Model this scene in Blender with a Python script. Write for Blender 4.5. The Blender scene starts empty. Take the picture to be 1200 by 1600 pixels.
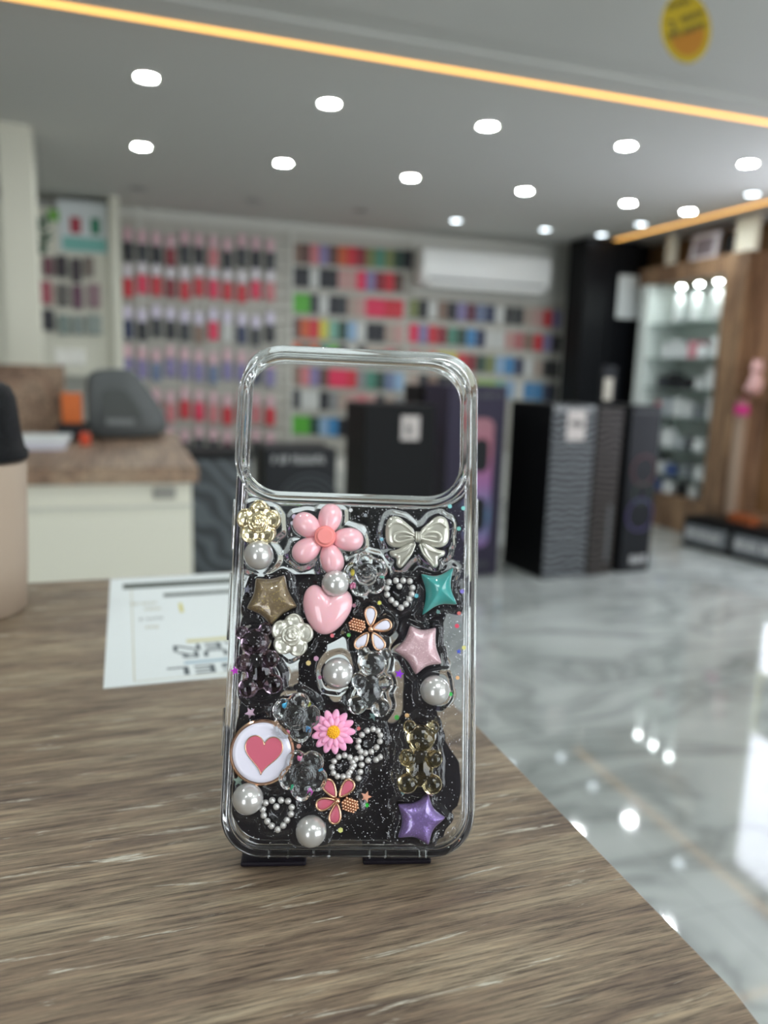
import bpy, bmesh, math, random
import numpy as np
from mathutils import Vector, Matrix
random.seed(7)
S = bpy.context.scene
COL = S.collection
PI = math.pi
MM = 0.001

# ------------------------------------------------------------------ camera
CAM = Vector((0.0, 0.0, 1.1495))
F = 1200.0
def _cd(px, py): return Vector(((px - 600) / F, -(py - 800) / F, -1.0))
_y = _cd(194, 568).normalized()
_x = _cd(4150, 690); _x = (_x - _x.dot(_y) * _y).normalized()
_z = _x.cross(_y)
RW = Matrix((_x, _y, _z))            # camera axes -> room axes (X along the back wall, Y into the shop)
cd = bpy.data.cameras.new('camera'); cam = bpy.data.objects.new('camera', cd); COL.objects.link(cam)
cam.matrix_world = Matrix.Translation(CAM) @ RW.to_4x4()
cd.sensor_fit = 'VERTICAL'; cd.sensor_height = 36.0; cd.lens = 27.0; cd.clip_start = 0.01; cd.clip_end = 60
cd.dof.use_dof = True; cd.dof.focus_distance = 0.218; cd.dof.aperture_fstop = 8.6
S.camera = cam

# ------------------------------------------------------------------ light and exposure
w = bpy.data.worlds.new('world'); S.world = w; w.use_nodes = True
WORLD = 0.25
w.node_tree.nodes['Background'].inputs[0].default_value = (0.93, 0.97, 1.0, 1)
w.node_tree.nodes['Background'].inputs[1].default_value = WORLD
LAMP = 250.0
LAMP_COUNTER = 150.0
DAY = 5.0
S.view_settings.view_transform = 'Standard'; S.view_settings.look = 'None'
S.view_settings.gamma = 1.0; S.view_settings.use_curve_mapping = False
S.view_settings.exposure = 0.17
S.cycles.use_denoising = True
S.cycles.max_bounces = 16; S.cycles.transmission_bounces = 16; S.cycles.transparent_max_bounces = 24
S.cycles.glossy_bounces = 6; S.cycles.diffuse_bounces = 6
S.cycles.caustics_refractive = True; S.cycles.caustics_reflective = False
S.cycles.blur_glossy = 0.6; S.cycles.sample_clamp_indirect = 6.0

# ------------------------------------------------------------------ points of the room read off the view
def ray(px, py): return RW @ _cd(px, py)
def on_z(px, py, Z): d = ray(px, py); return CAM + d * ((Z - CAM.z) / d.z)
def on_y(px, py, Y): d = ray(px, py); return CAM + d * (Y / d.y)
def on_x(px, py, X): d = ray(px, py); return CAM + d * (X / d.x)

# ------------------------------------------------------------------ materials
def lin(c):
    return tuple(((v / 255) / 12.92 if v / 255 <= 0.04045 else ((v / 255 + 0.055) / 1.055) ** 2.4) for v in c)
MC = {}
def mat(name, rgb=(200, 200, 200), rough=0.5, metal=0.0, trans=0.0, ior=1.45, emit=0.0, coat=0.0, sss=0.0, spec=0.5, noise=0.0, nscale=30):
    if name in MC: return MC[name]
    m = bpy.data.materials.new(name); m.use_nodes = True
    nt = m.node_tree; b = nt.nodes['Principled BSDF']
    c = lin(rgb) + (1,)
    b.inputs['Base Color'].default_value = c
    b.inputs['Roughness'].default_value = rough
    b.inputs['Metallic'].default_value = metal
    b.inputs['Transmission Weight'].default_value = trans
    b.inputs['IOR'].default_value = ior
    b.inputs['Coat Weight'].default_value = coat
    b.inputs['Coat Roughness'].default_value = 0.04
    b.inputs['Specular IOR Level'].default_value = spec
    if sss:
        b.inputs['Subsurface Weight'].default_value = sss; b.inputs['Subsurface Scale'].default_value = 0.002
    if emit:
        b.inputs['Emission Color'].default_value = c; b.inputs['Emission Strength'].default_value = emit
    if noise:
        tc = nt.nodes.new('ShaderNodeTexCoord'); n = nt.nodes.new('ShaderNodeTexNoise'); n.inputs['Scale'].default_value = nscale
        n.inputs['Detail'].default_value = 5
        mx = nt.nodes.new('ShaderNodeMix'); mx.data_type = 'RGBA'
        mx.inputs[6].default_value = tuple(v * (1 - noise) for v in c[:3]) + (1,)
        mx.inputs[7].default_value = tuple(min(1, v * (1 + noise)) for v in c[:3]) + (1,)
        nt.links.new(tc.outputs['Object'], n.inputs['Vector']); nt.links.new(n.outputs['Fac'], mx.inputs[0])
        nt.links.new(mx.outputs[2], b.inputs['Base Color'])
    MC[name] = m
    return m
def nodes(name, rough=0.5, **k):
    m = mat(name, (200, 200, 200), rough, **k); nt = m.node_tree
    return m, nt, nt.nodes['Principled BSDF']
def N(nt, t, **k):
    n = nt.nodes.new(t)
    for a, v in k.items(): setattr(n, a, v)
    return n
def ramp(nt, stops, mode='LINEAR'):
    r = nt.nodes.new('ShaderNodeValToRGB'); e = r.color_ramp.elements; r.color_ramp.interpolation = mode
    while len(e) < len(stops): e.new(0.5)
    for i, (p, c) in enumerate(stops):
        e[i].position = p; e[i].color = (lin(c) + (1,)) if len(c) == 3 else c
    return r
def mixc(nt, a, b, f, mode='MIX'):
    m = N(nt, 'ShaderNodeMix', data_type='RGBA', blend_type=mode)
    for sock, v in ((6, a), (7, b), (0, f)):
        if isinstance(v, (int, float)): m.inputs[sock].default_value = v
        elif isinstance(v, tuple): m.inputs[sock].default_value = v
        else: nt.links.new(v, m.inputs[sock])
    return m.outputs[2]

def wood_material(name, cols, sx, sy, flecks=True, axis='X', bump=0.0003):
    m, nt, b = nodes(name, 0.5)
    tc = N(nt, 'ShaderNodeTexCoord'); L = nt.links
    def stretched(scale, along, across, detail, dist=0.0, off=0.0, rough=0.6):
        mp = N(nt, 'ShaderNodeMapping')
        s = {'X': (along, across, across), 'Y': (across, along, across), 'Z': (across, across, along)}[axis]
        mp.inputs['Scale'].default_value = s; mp.inputs['Location'].default_value = (off, off * .7, off * .3)
        mp.inputs['Rotation'].default_value = (0, 0, 0.03)
        L.new(tc.outputs['Object'], mp.inputs['Vector'])
        n = N(nt, 'ShaderNodeTexNoise'); n.inputs['Scale'].default_value = scale; n.inputs['Detail'].default_value = detail
        n.inputs['Roughness'].default_value = rough; n.inputs['Distortion'].default_value = dist
        L.new(mp.outputs[0], n.inputs['Vector']); return n.outputs['Fac']
    big = stretched(1.0, sx, sy, 6, 0.6, 3.1)
    r1 = ramp(nt, [(0.32, cols[0]), (0.47, cols[1]), (0.58, cols[2]), (0.72, cols[3])]); L.new(big, r1.inputs[0])
    fine = stretched(1.0, sx * 3.5, sy * 9, 5, 0.2, 9.7, 0.75)
    r2 = ramp(nt, [(0.33, (70, 62, 56)), (0.5, (186, 186, 186)), (0.68, (236, 233, 228))]); L.new(fine, r2.inputs[0])
    c = mixc(nt, r1.outputs[0], r2.outputs[0], 0.85, 'OVERLAY')
    if flecks:
        fl = stretched(1.0, sx * 1.6, sy * 2.2, 7, 1.2, 21.0, 0.62)
        r3 = ramp(nt, [(0.605, (0, 0, 0)), (0.66, (255, 255, 255))]); L.new(fl, r3.inputs[0])
        fm = stretched(1.0, sx * 12, sy * 12, 3, 0.0, 33.0)
        r5 = ramp(nt, [(0.42, (0, 0, 0)), (0.55, (255, 255, 255))]); L.new(fm, r5.inputs[0])
        mu = mixc(nt, r3.outputs[0], r5.outputs[0], 0.75, 'MULTIPLY')
        c = mixc(nt, c, lin((196, 190, 174)) + (1,), mu)
        dk = stretched(1.0, sx * 0.8, sy * 4.5, 4, 0.8, 50.0, 0.6)
        r4 = ramp(nt, [(0.60, (0, 0, 0)), (0.67, (190, 190, 190))]); L.new(dk, r4.inputs[0])
        c = mixc(nt, c, lin((84, 72, 62)) + (1,), r4.outputs[0])
    L.new(c, b.inputs['Base Color'])
    bp = N(nt, 'ShaderNodeBump'); bp.inputs['Distance'].default_value = bump; bp.inputs['Strength'].default_value = 0.5
    L.new(fine, bp.inputs['Height']); L.new(bp.outputs[0], b.inputs['Normal'])
    return m
M_TABLE = wood_material('weathered_oak_laminate', [(96, 80, 68), (124, 107, 89), (141, 125, 104), (158, 144, 122)], 12, 90)
M_WOOD = wood_material('oak_laminate', [(92, 68, 50), (118, 92, 70), (138, 110, 84), (150, 124, 98)], 1.2, 9, False, 'Z')
M_WOODH = wood_material('oak_worktop', [(112, 88, 70), (138, 112, 92), (152, 128, 106), (162, 140, 118)], 1.2, 9, False, 'Y')

def marble():
    m, nt, b = nodes('polished_marble_tile', 0.05, coat=0.0, spec=1.0)
    L = nt.links; tc = N(nt, 'ShaderNodeTexCoord')
    mp = N(nt, 'ShaderNodeMapping'); mp.inputs['Rotation'].default_value = (0, 0, 0.9); mp.inputs['Scale'].default_value = (1.0, 2.2, 1)
    L.new(tc.outputs['Object'], mp.inputs[0])
    n1 = N(nt, 'ShaderNodeTexNoise'); n1.inputs['Scale'].default_value = 1.1; n1.inputs['Detail'].default_value = 7; n1.inputs['Distortion'].default_value = 1.5
    L.new(mp.outputs[0], n1.inputs['Vector'])
    # veins: thin bands where the warped noise crosses its middle value
    sub = N(nt, 'ShaderNodeMath', operation='SUBTRACT'); sub.inputs[1].default_value = 0.5; L.new(n1.outputs['Fac'], sub.inputs[0])
    ab = N(nt, 'ShaderNodeMath', operation='ABSOLUTE'); L.new(sub.outputs[0], ab.inputs[0])
    rv = ramp(nt, [(0.0, (112, 117, 116)), (0.03, (160, 165, 163)), (0.10, (186, 191, 188))]); L.new(ab.outputs[0], rv.inputs[0])
    n2 = N(nt, 'ShaderNodeTexNoise'); n2.inputs['Scale'].default_value = 2.0; n2.inputs['Detail'].default_value = 4
    L.new(tc.outputs['Object'], n2.inputs['Vector'])
    r2 = ramp(nt, [(0.3, (152, 158, 155)), (0.7, (200, 204, 201))]); L.new(n2.outputs['Fac'], r2.inputs[0])
    c = mixc(nt, rv.outputs[0], r2.outputs[0], 0.45)
    br = N(nt, 'ShaderNodeTexBrick'); br.offset = 0.0; br.inputs['Scale'].default_value = 1.0
    br.inputs['Mortar Size'].default_value = 0.002; br.inputs['Brick Width'].default_value = 1.2; br.inputs['Row Height'].default_value = 0.6
    br.inputs['Color1'].default_value = br.inputs['Color2'].default_value = (1, 1, 1, 1); br.inputs['Mortar'].default_value = (0.75, 0.75, 0.75, 1)
    L.new(tc.outputs['Object'], br.inputs['Vector'])
    c = mixc(nt, c, br.outputs['Color'], 1.0, 'MULTIPLY')
    L.new(c, b.inputs['Base Color'])
    return m
M_FLOOR = marble()

def waves(name, dark, light, scale=14.0, dist=6.0, direction='Z', nsc=0.6, lo=0.55):
    m, nt, b = nodes(name, 0.35)
    L = nt.links; tc = N(nt, 'ShaderNodeTexCoord')
    wv = N(nt, 'ShaderNodeTexWave', wave_type='BANDS', bands_direction=direction); wv.inputs['Scale'].default_value = scale
    wv.inputs['Distortion'].default_value = dist; wv.inputs['Detail'].default_value = 0.0; wv.inputs['Detail Scale'].default_value = nsc
    L.new(tc.outputs['Object'], wv.inputs['Vector'])
    r = ramp(nt, [(lo, dark), (min(1, lo + 0.3), light)]); L.new(wv.outputs['Fac'], r.inputs[0]); L.new(r.outputs[0], b.inputs['Base Color'])
    return m

# ------------------------------------------------------------------ mesh helpers
def thing(name, label, cat, loc=(0, 0, 0), rotz=0.0, group=None, mw=None):
    o = bpy.data.objects.new(name, None); COL.objects.link(o); o.empty_display_size = 0.02
    if mw is not None: o.matrix_world = mw
    else: o.location = loc; o.rotation_euler = (0, 0, rotz)
    o['label'] = label; o['category'] = cat
    if group: o['group'] = group
    return o
def tag(o, label, cat, group=None, kind=None):
    o['label'] = label; o['category'] = cat
    if group: o['group'] = group
    if kind: o['kind'] = kind
    return o
def obj(name, bm, m, parent=None, smooth=False, label=None, kind=None, loc=None):
    me = bpy.data.meshes.new(name)
    if isinstance(bm, tuple): me.from_pydata(bm[0], [], bm[1]); me.validate()
    else: bm.to_mesh(me); bm.free()
    me.update()
    for mm in (m if isinstance(m, (list, tuple)) else [m]): me.materials.append(mm)
    if smooth:
        me.polygons.foreach_set('use_smooth', [True] * len(me.polygons))
    o = bpy.data.objects.new(name, me); COL.objects.link(o)
    if parent: o.parent = parent
    if loc is not None: o.location = loc
    if label: o['label'] = label
    if kind: o['kind'] = kind
    return o
def autosmooth(o, deg=35):
    me = o.data; bm = bmesh.new(); bm.from_mesh(me)
    for f in bm.faces: f.smooth = True
    for e in bm.edges:
        e.smooth = not (len(e.link_faces) == 2 and e.calc_face_angle(0) > math.radians(deg))
    bm.to_mesh(me); bm.free(); return o
def struct(name, bm, m, **k):
    o = obj(name, bm, m, **k); o['kind'] = 'structure'; return o
def B(): return bmesh.new()
def box(bm, a, b, bev=0.0, seg=2, rot=None, mi=0):
    a = Vector(a); b = Vector(b); c = (a + b) / 2; s = b - a
    r = bmesh.ops.create_cube(bm, size=1.0, matrix=Matrix.Translation(c) @ Matrix.Diagonal((abs(s.x), abs(s.y), abs(s.z), 1)))
    vs = r['verts']
    if bev:
        es = list({e for v in vs for e in v.link_edges})
        r = bmesh.ops.bevel(bm, geom=es, offset=bev, segments=seg, profile=0.5, affect='EDGES')
    return bm
def loops(bm, rings, closed=True, cap=(True, True), mi=0):
    vr = [[bm.verts.new(p) for p in r] for r in rings]
    n = len(vr[0])
    for a, b in zip(vr[:-1], vr[1:]):
        for i in range(n if closed else n - 1):
            j = (i + 1) % n
            f = bm.faces.new((a[i], a[j], b[j], b[i])); f.material_index = mi
    if cap[0]: bm.faces.new(list(reversed(vr[0]))).material_index = mi
    if cap[1]: bm.faces.new(vr[-1]).material_index = mi
    return vr
def lathe(bm, prof, n=32, c=(0, 0, 0)):
    rings = [[(c[0] + r * math.cos(2 * PI * i / n), c[1] + r * math.sin(2 * PI * i / n), c[2] + z) for i in range(n)] for r, z in prof]
    loops(bm, rings); return bm
def ell(bm, c, r, rot=None, seg=24, rings=14):
    if isinstance(r, (int, float)): r = (r, r, r)
    mt = Matrix.Translation(c)
    if rot is not None: mt = mt @ (rot if isinstance(rot, Matrix) else Matrix.Rotation(rot, 4, 'Z'))
    bmesh.ops.create_uvsphere(bm, u_segments=seg, v_segments=rings, radius=1.0, matrix=mt @ Matrix.Diagonal((r[0], r[1], r[2], 1)))
    return bm
def tube(bm, pts, r, n=10, closed=False, flat=1.0):
    P = [Vector(p) for p in pts]; K = len(P); rings = []
    for i, p in enumerate(P):
        if closed: t = P[(i + 1) % K] - P[i - 1]
        else: t = P[min(i + 1, K - 1)] - P[max(i - 1, 0)]
        t.normalize(); up = Vector((0, 0, 1)) if abs(t.z) < 0.9 else Vector((1, 0, 0))
        s = t.cross(up).normalized(); u = s.cross(t)
        rr = r[i] if isinstance(r, (list, tuple)) else r
        rings.append([p + s * (rr * math.cos(2 * PI * k / n)) + u * (rr * flat * math.sin(2 * PI * k / n)) for k in range(n)])
    if closed: rings.append(rings[0])
    if closed:
        vr = [[bm.verts.new(q) for q in rg] for rg in rings[:-1]]; vr.append(vr[0])
        for a, b in zip(vr[:-1], vr[1:]):
            for i in range(n): bm.faces.new((a[i], b[i], b[(i + 1) % n], a[(i + 1) % n]))
    else: loops(bm, [list(reversed(g)) for g in rings])
    return bm
def rr_pts(cx, cy, w_, h_, r, n=12, k=2.0):
    out = []
    for (sx, sy, a0) in ((1, 1, 0), (-1, 1, 90), (-1, -1, 180), (1, -1, 270)):
        for i in range(n + 1):
            a = math.radians(a0 + 90 * i / n)
            ca, sa = math.cos(a), math.sin(a)
            ex = abs(ca) ** (2 / k) * (1 if ca >= 0 else -1); ey = abs(sa) ** (2 / k) * (1 if sa >= 0 else -1)
            out.append((cx + sx * (w_ / 2 - r) + r * ex, cy + sy * (h_ / 2 - r) + r * ey))
    return out
def prism(bm, poly, z0, z1, bev=0.0, plane='XY', at=0.0):
    """extruded outline with rounded-over rims; plane XZ extrudes along Y"""
    c = Vector((sum(p[0] for p in poly) / len(poly), sum(p[1] for p in poly) / len(poly)))
    def off(poly, d):
        n = len(poly); out = []
        for i in range(n):
            a = Vector(poly[i - 1]); b = Vector(poly[i]); e = Vector(poly[(i + 1) % n])
            t = (e - a); t = t.normalized() if t.length > 1e-12 else Vector((1, 0))
            nn = Vector((-t.y, t.x)); out.append((b.x + nn.x * d, b.y + nn.y * d))
        return out
    ar = sum(poly[i - 1][0] * poly[i][1] - poly[i][0] * poly[i - 1][1] for i in range(len(poly)))
    if ar < 0: poly = list(reversed(poly))
    if bev:
        lv = [(z0, bev), (z0 + bev * .3, bev * .3), (z0 + bev, 0), (z1 - bev, 0), (z1 - bev * .3, bev * .3), (z1, bev)]
    else: lv = [(z0, 0), (z1, 0)]
    rings = []
    for z, d in lv:
        q = off(poly, d) if d else poly
        rings.append([(x, y, z) if plane == 'XY' else ((x, z, y) if plane == 'XZ' else (z, x, y)) for x, y in q])
    loops(bm, rings)
    bmesh.ops.recalc_face_normals(bm, faces=bm.faces)
    return bm
def smooth_poly(poly, it=3):
    for _ in range(it):
        q = []
        n = len(poly)
        for i in range(n):
            a = poly[i]; b = poly[(i + 1) % n]
            q.append((a[0] * .75 + b[0] * .25, a[1] * .75 + b[1] * .25)); q.append((a[0] * .25 + b[0] * .75, a[1] * .25 + b[1] * .75))
        poly = q
    return poly
def dome(bm, poly, h, z0=0.0, p=2.6, q=0.5, rings=10, c=None, base=0.0):
    """puffy pillow over an outline: height follows (1-t^p)^q from centre to rim"""
    n = len(poly)
    if c is None: c = (sum(a[0] for a in poly) / n, sum(a[1] for a in poly) / n)
    R = []
    if base: R.append([(x, y, z0 - base) for x, y in poly])
    for k in range(rings + 1):
        t = 1 - (k / (rings + 1)) ** 1.6
        z = z0 + h * max(0, 1 - t ** p) ** q
        R.append([(c[0] + t * (x - c[0]), c[1] + t * (y - c[1]), z) for x, y in poly])
    vr = loops(bm, R, cap=(True, False))
    ct = bm.verts.new((c[0], c[1], z0 + h))
    for i in range(n): bm.faces.new((vr[-1][i], vr[-1][(i + 1) % n], ct))
    bmesh.ops.recalc_face_normals(bm, faces=bm.faces)
    return bm
def remesh(o, vox):
    md = o.modifiers.new('merge', 'REMESH'); md.mode = 'VOXEL'; md.voxel_size = vox; md.use_smooth_shade = True
    sm = o.modifiers.new('soften', 'SMOOTH'); sm.factor = 0.5; sm.iterations = 12
    return o
def strokes(name, m, parent, x0, x1, z, h, y, seed=0, plane='XZ', th=0.001):
    """a line of lettering too small and blurred to read in the photo"""
    rnd = random.Random(seed); bm = B(); x = x0; dr = 1 if x1 > x0 else -1
    cw = h * 0.62
    while (x1 - x) * dr > cw:
        a, b_ = x, x + dr * cw * 0.78
        t = h * 0.2
        def bar(u0, u1, v0, v1):
            if plane == 'XZ': box(bm, (u0, y - th, v0), (u1, y, v1))
            elif plane == 'YZ': box(bm, (y - th, u0, v0), (y, u1, v1))
            else: box(bm, (u0, v0, y), (u1, v1, y + th))
        k = rnd.randrange(5)
        bar(a, a + dr * t, z, z + h)
        if k in (0, 1, 3): bar(a, b_, z + h - t, z + h)
        if k in (0, 2, 4): bar(a, b_, z, z + t)
        if k in (1, 2, 0): bar(a, b_, z + h / 2 - t / 2, z + h / 2 + t / 2)
        if k in (3, 4): bar(b_ - dr * t, b_, z, z + h)
        x += dr * cw
        if rnd.random() < .13: x += dr * cw * .6
    return obj(name, bm, m, parent)
def text(name, body, size, m, parent, mw, ext=0.0001):
    cu = bpy.data.curves.new(name, 'FONT'); cu.body = body; cu.size = size; cu.extrude = ext; cu.align_x = 'CENTER'; cu.align_y = 'CENTER'
    t = bpy.data.objects.new(name, cu); COL.objects.link(t)
    bpy.context.view_layer.update()
    me = bpy.data.meshes.new_from_object(t); bpy.data.objects.remove(t)
    me.materials.clear(); me.materials.append(m)
    o = bpy.data.objects.new(name, me); COL.objects.link(o); o.parent = parent; o.matrix_local = mw
    return o
ORD = ['first', 'second', 'third', 'fourth', 'fifth', 'sixth', 'seventh', 'eighth', 'ninth', 'tenth', 'eleventh', 'twelfth', 'thirteenth', 'fourteenth', 'fifteenth', 'sixteenth', 'seventeenth', 'eighteenth']

# plain materials
M_WHITE = mat('white_paint', (214, 214, 206), 0.55)
M_CEIL = mat('ceiling_paint', (212, 212, 207), 0.7)
M_SOFF = mat('soffit_paint', (204, 204, 199), 0.6)
M_CREAM = mat('cream_laminate', (224, 222, 206), 0.45)
M_BLACK = mat('black_print', (9, 10, 12), 0.55, spec=.25)
M_DARK = mat('charcoal_print', (26, 28, 32), 0.5, spec=.3)
M_INK = mat('grey_ink', (90, 92, 94), 0.6)
M_WINK = mat('white_ink', (205, 205, 205), 0.5)
M_METAL = mat('brushed_steel', (190, 190, 190), 0.3, 1.0)
M_LAMP = mat('downlight_glow', (241, 249, 250), emit=LAMP)
M_LED = mat('warm_led_strip', (255, 190, 98), emit=2.2)
M_OFF = mat('unlit_diffuser', (180, 180, 178), 0.3)
M_PAPER = mat('paper', (222, 228, 228), 0.5)

# ------------------------------------------------------------------ the room
ZC = 2.30
XL, XR, YB, YN = -2.6, 4.0, 6.39, -2.2
bm = B(); box(bm, (XL, YN, -0.05), (XR + 0.5, YB + .1, 0)); struct('floor', bm, M_FLOOR)
bm = B(); box(bm, (XL, 2.93, ZC), (XR + 0.5, YB + .1, ZC + .05)); struct('ceiling', bm, M_CEIL)
# lowered ceiling over the service counter, with a stepped cornice facing the shop
bm = B()
box(bm, (XL, YN, 2.27), (XR + 0.5, 2.60, 2.35)); box(bm, (XL, 2.60, 2.285), (XR + .5, 2.74, 2.35)); box(bm, (XL, 2.74, 2.275), (XR + .5, 2.90, 2.35))
struct('ceiling_near', bm, M_SOFF)
bm = B(); box(bm, (XL, YB, 0), (XR + .5, YB + .1, ZC)); struct('wall_back', bm, M_WHITE)
bm = B(); box(bm, (XL - .1, 2.0, 0), (XL, YB, ZC)); struct('wall_left', bm, M_WHITE)
M_BEIGE = mat('taupe_wall', (120, 112, 104), .6)
bm = B(); box(bm, (XL - .1, YN, 0), (XL, 1.999, ZC)); struct('wall_left_near', bm, M_BEIGE)
bm = B(); box(bm, (XL, YN - .1, 0), (XR + .5, YN, ZC)); struct('wall_near', bm, M_BEIGE)
bm = B(); box(bm, (XR + .45, YN, 0), (XR + .5, 1.999, ZC)); struct('wall_right_near', bm, M_BEIGE)
bm = B(); box(bm, (XR + .45, 2.0, 0), (XR + .5, YB, ZC)); struct('wall_right', bm, mat('golden_wallpaper', (136, 104, 70), .5, noise=.35, nscale=9))
# warm strips in the ceiling edge
a = on_z(180, 0, 2.27)
o = None
t = thing('led_strip', 'warm glowing led strip along the edge of the lowered ceiling', 'light strip', (0, 2.905, 2.27))
bm = B(); box(bm, (-2.4, 0.001, 0.0), (XR - .15, 0.019, 0.006)); obj('diffuser', bm, M_LED, t)
bm = B(); box(bm, (-2.4, -0.004, 0.0061), (XR - .15, 0.024, 0.014)); obj('channel', bm, M_METAL, t)
t = thing('led_strip', 'warm glowing led strip running back above the wooden display cabinet', 'light strip', (3.93, 0, 2.286))
bm = B(); box(bm, (-0.012, 2.96, 0), (0.012, 6.14, 0.006)); obj('diffuser', bm, M_LED, t)
bm = B(); box(bm, (-0.016, 2.96, .0061), (0.016, 6.14, 0.0135)); obj('channel', bm, M_METAL, t)

# downlights
def downlight(x, y, z, mm, label, grp):
    t = thing('downlight', label, 'ceiling light', (x, y, z), 0, grp)
    bm = B(); n = 24
    lathe(bm, [(.040, -.001), (.054, -.001), (.056, -.004), (.054, -.008), (.045, -.008), (.040, -.004)], n)
    for f in [f for f in bm.faces if len(f.verts) == n]: bm.faces.remove(f)
    autosmooth(obj('trim_ring', bm, M_METAL if mm is M_OFF else M_WHITE, t))
    bm = B(); lathe(bm, [(.0395, -.0015), (.0395, -.0045), (.03, -.006)], n); obj('lens', bm, mm, t)
    return t
names = ['leftmost', 'second from the left', 'third from the left', 'fourth from the left', 'fifth from the left']
for k in range(5):
    downlight(.12 + .765 * k, 3.53, ZC, M_LAMP, 'lit round downlight, %s in the row nearest the led edge' % names[k], 'lit ceiling downlights')
for k in range(5):
    downlight(.12 + .77 * k, 4.60, ZC, M_LAMP, 'lit round downlight, %s in the middle ceiling row' % names[k], 'lit ceiling downlights')
for k in range(5):
    downlight(.12 + .77 * k, 5.68, ZC, M_OFF if k < 3 else mat('dim_downlight', (220, 232, 240), emit=9.0), '%s round downlight, %s in the row nearest the back wall' % ('unlit' if k < 3 else 'dim', names[k]), 'downlights by the back wall')
for y, l in ((4.06, 'nearest'), (5.16, 'third'), (5.67, 'farthest')):
    downlight(3.715, y, ZC, mat('dim_downlight'), 'dim round downlight beside the right led strip, %s of that column' % l, 'dim downlights beside the right strip')
downlight(3.715, 4.64, ZC, M_LAMP, 'lit round downlight close beside the right led strip', 'lit ceiling downlights')
for x in (-.9, -1.7):
    for y in (3.53, 4.6): pass
for x, l in ((-0.55, 'left'), (0.35, 'middle'), (1.3, 'right'), (2.4, 'far right')):
    for y, l2 in ((2.0, 'front row'), (0.55, 'middle row'), (-0.9, 'rear row')):
        downlight(x, y, 2.27, mat('counter_downlight_glow', (241, 249, 250), emit=LAMP_COUNTER), 'lit downlight over the service counter, %s, %s' % (l, l2), 'downlights over the service counter')

# unseen glowing windows behind the photographer, added to light the ceiling and upright faces
for k_, (x0_, x1_) in enumerate(((.9, 4.3), (-2.5, -1.3))):
    bm = B(); box(bm, (x0_, YN + .001, .35), (x1_, YN + .012, 2.1)); g = struct('window_%d' % (k_ + 2), bm, mat('added_window_glow', (237, 243, 248), emit=DAY))
    bm = B()
    for a_, b_ in (((x0_ - .05, YN + .001, .30), (x1_ + .05, YN + .03, .349)), ((x0_ - .05, YN + .001, 2.101), (x1_ + .05, YN + .03, 2.15)), ((x0_ - .05, YN + .001, .35), (x0_ - .001, YN + .03, 2.1)), ((x1_ + .001, YN + .001, .35), (x1_ + .05, YN + .03, 2.1)), (((x0_ + x1_) / 2 - .03, YN + .0125, .35), ((x0_ + x1_) / 2 + .03, YN + .03, 2.1))): box(bm, a_, b_)
    obj('window_frame', bm, mat('dark_window_frame', (60, 60, 62), .4), g)
# square ceiling panel behind the photographer, mirrored in the pearls
t = thing('ceiling_panel_light', 'square lit ceiling panel behind the photographer above the service counter', 'ceiling light', (.35, -.62, 2.27))
bm = B(); box(bm, (-.3, -.3, -.012), (.3, .3, -.006)); obj('diffuser', bm, mat('panel_glow', (244, 249, 251), emit=7.0), t)
bm = B()
for a_, b_ in (((-.32, -.32, -.016), (.32, -.3, -.0005)), ((-.32, .3, -.016), (.32, .32, -.0005)), ((-.32, -.3, -.016), (-.3, .3, -.0005)), ((.3, -.3, -.016), (.32, .3, -.0005))): box(bm, a_, b_)
obj('frame', bm, M_WHITE, t)

# daylight window of the shopfront on the right; only its reflection in the floor shows
wt = B(); box(wt, (XR + .02, 2.9, .42), (XR + .03, 3.84, 2.2))
g = struct('window_1', wt, mat('frosted_daylight_glass', (236, 240, 255), emit=4.0))
bm = B()
for a_, b_ in (((XR, 2.85, .34), (XR + .05, 3.88, .42)), ((XR, 2.85, 2.2), (XR + .05, 3.88, 2.27)), ((XR, 2.85, .42), (XR + .05, 2.9, 2.2)), ((XR, 3.84, .42), (XR + .05, 3.88, 2.2))): box(bm, a_, b_)
o = obj('window_frame', bm, M_WHITE, g)
t = thing('framed_notice', 'yellow framed grey notice on the frosted shopfront window', 'sign', (XR + .012, 3.66, .98))
bm = B(); box(bm, (0, -.15, -.2), (.006, .15, .2)); obj('notice_sheet', bm, mat('grey_notice', (150, 152, 150), .6), t)
bm = B()
for a_, b_ in (((-.004, -.17, -.22), (.006, .17, -.2)), ((-.004, -.17, .2), (.006, .17, .22)), ((-.004, -.17, -.2), (.006, -.15, .2)), ((-.004, .15, -.2), (.006, .17, .2))): box(bm, a_, b_)
obj('frame', bm, mat('yellow_frame', (215, 205, 70), .5), t)

# ------------------------------------------------------------------ the service table
TZ = 1.0
PHI = []
edge = [(-1.2, .02), (-1.2, .558)] + [(.1405, .558), (.1405, .13), (.1385, .118), (.134, .09), (.134, .02)]
bm = B(); prism(bm, edge, TZ - .036, TZ, .0008)
t = thing('service_counter', 'weathered oak service counter in the foreground that carries the phone case', 'counter', (0, 0, 0))
obj('countertop', bm, M_TABLE, t)
bm = B(); box(bm, (-1.18, .05, 0), (.11, .53, TZ - .036)); obj('cabinet_body', bm, M_CREAM, t)

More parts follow.
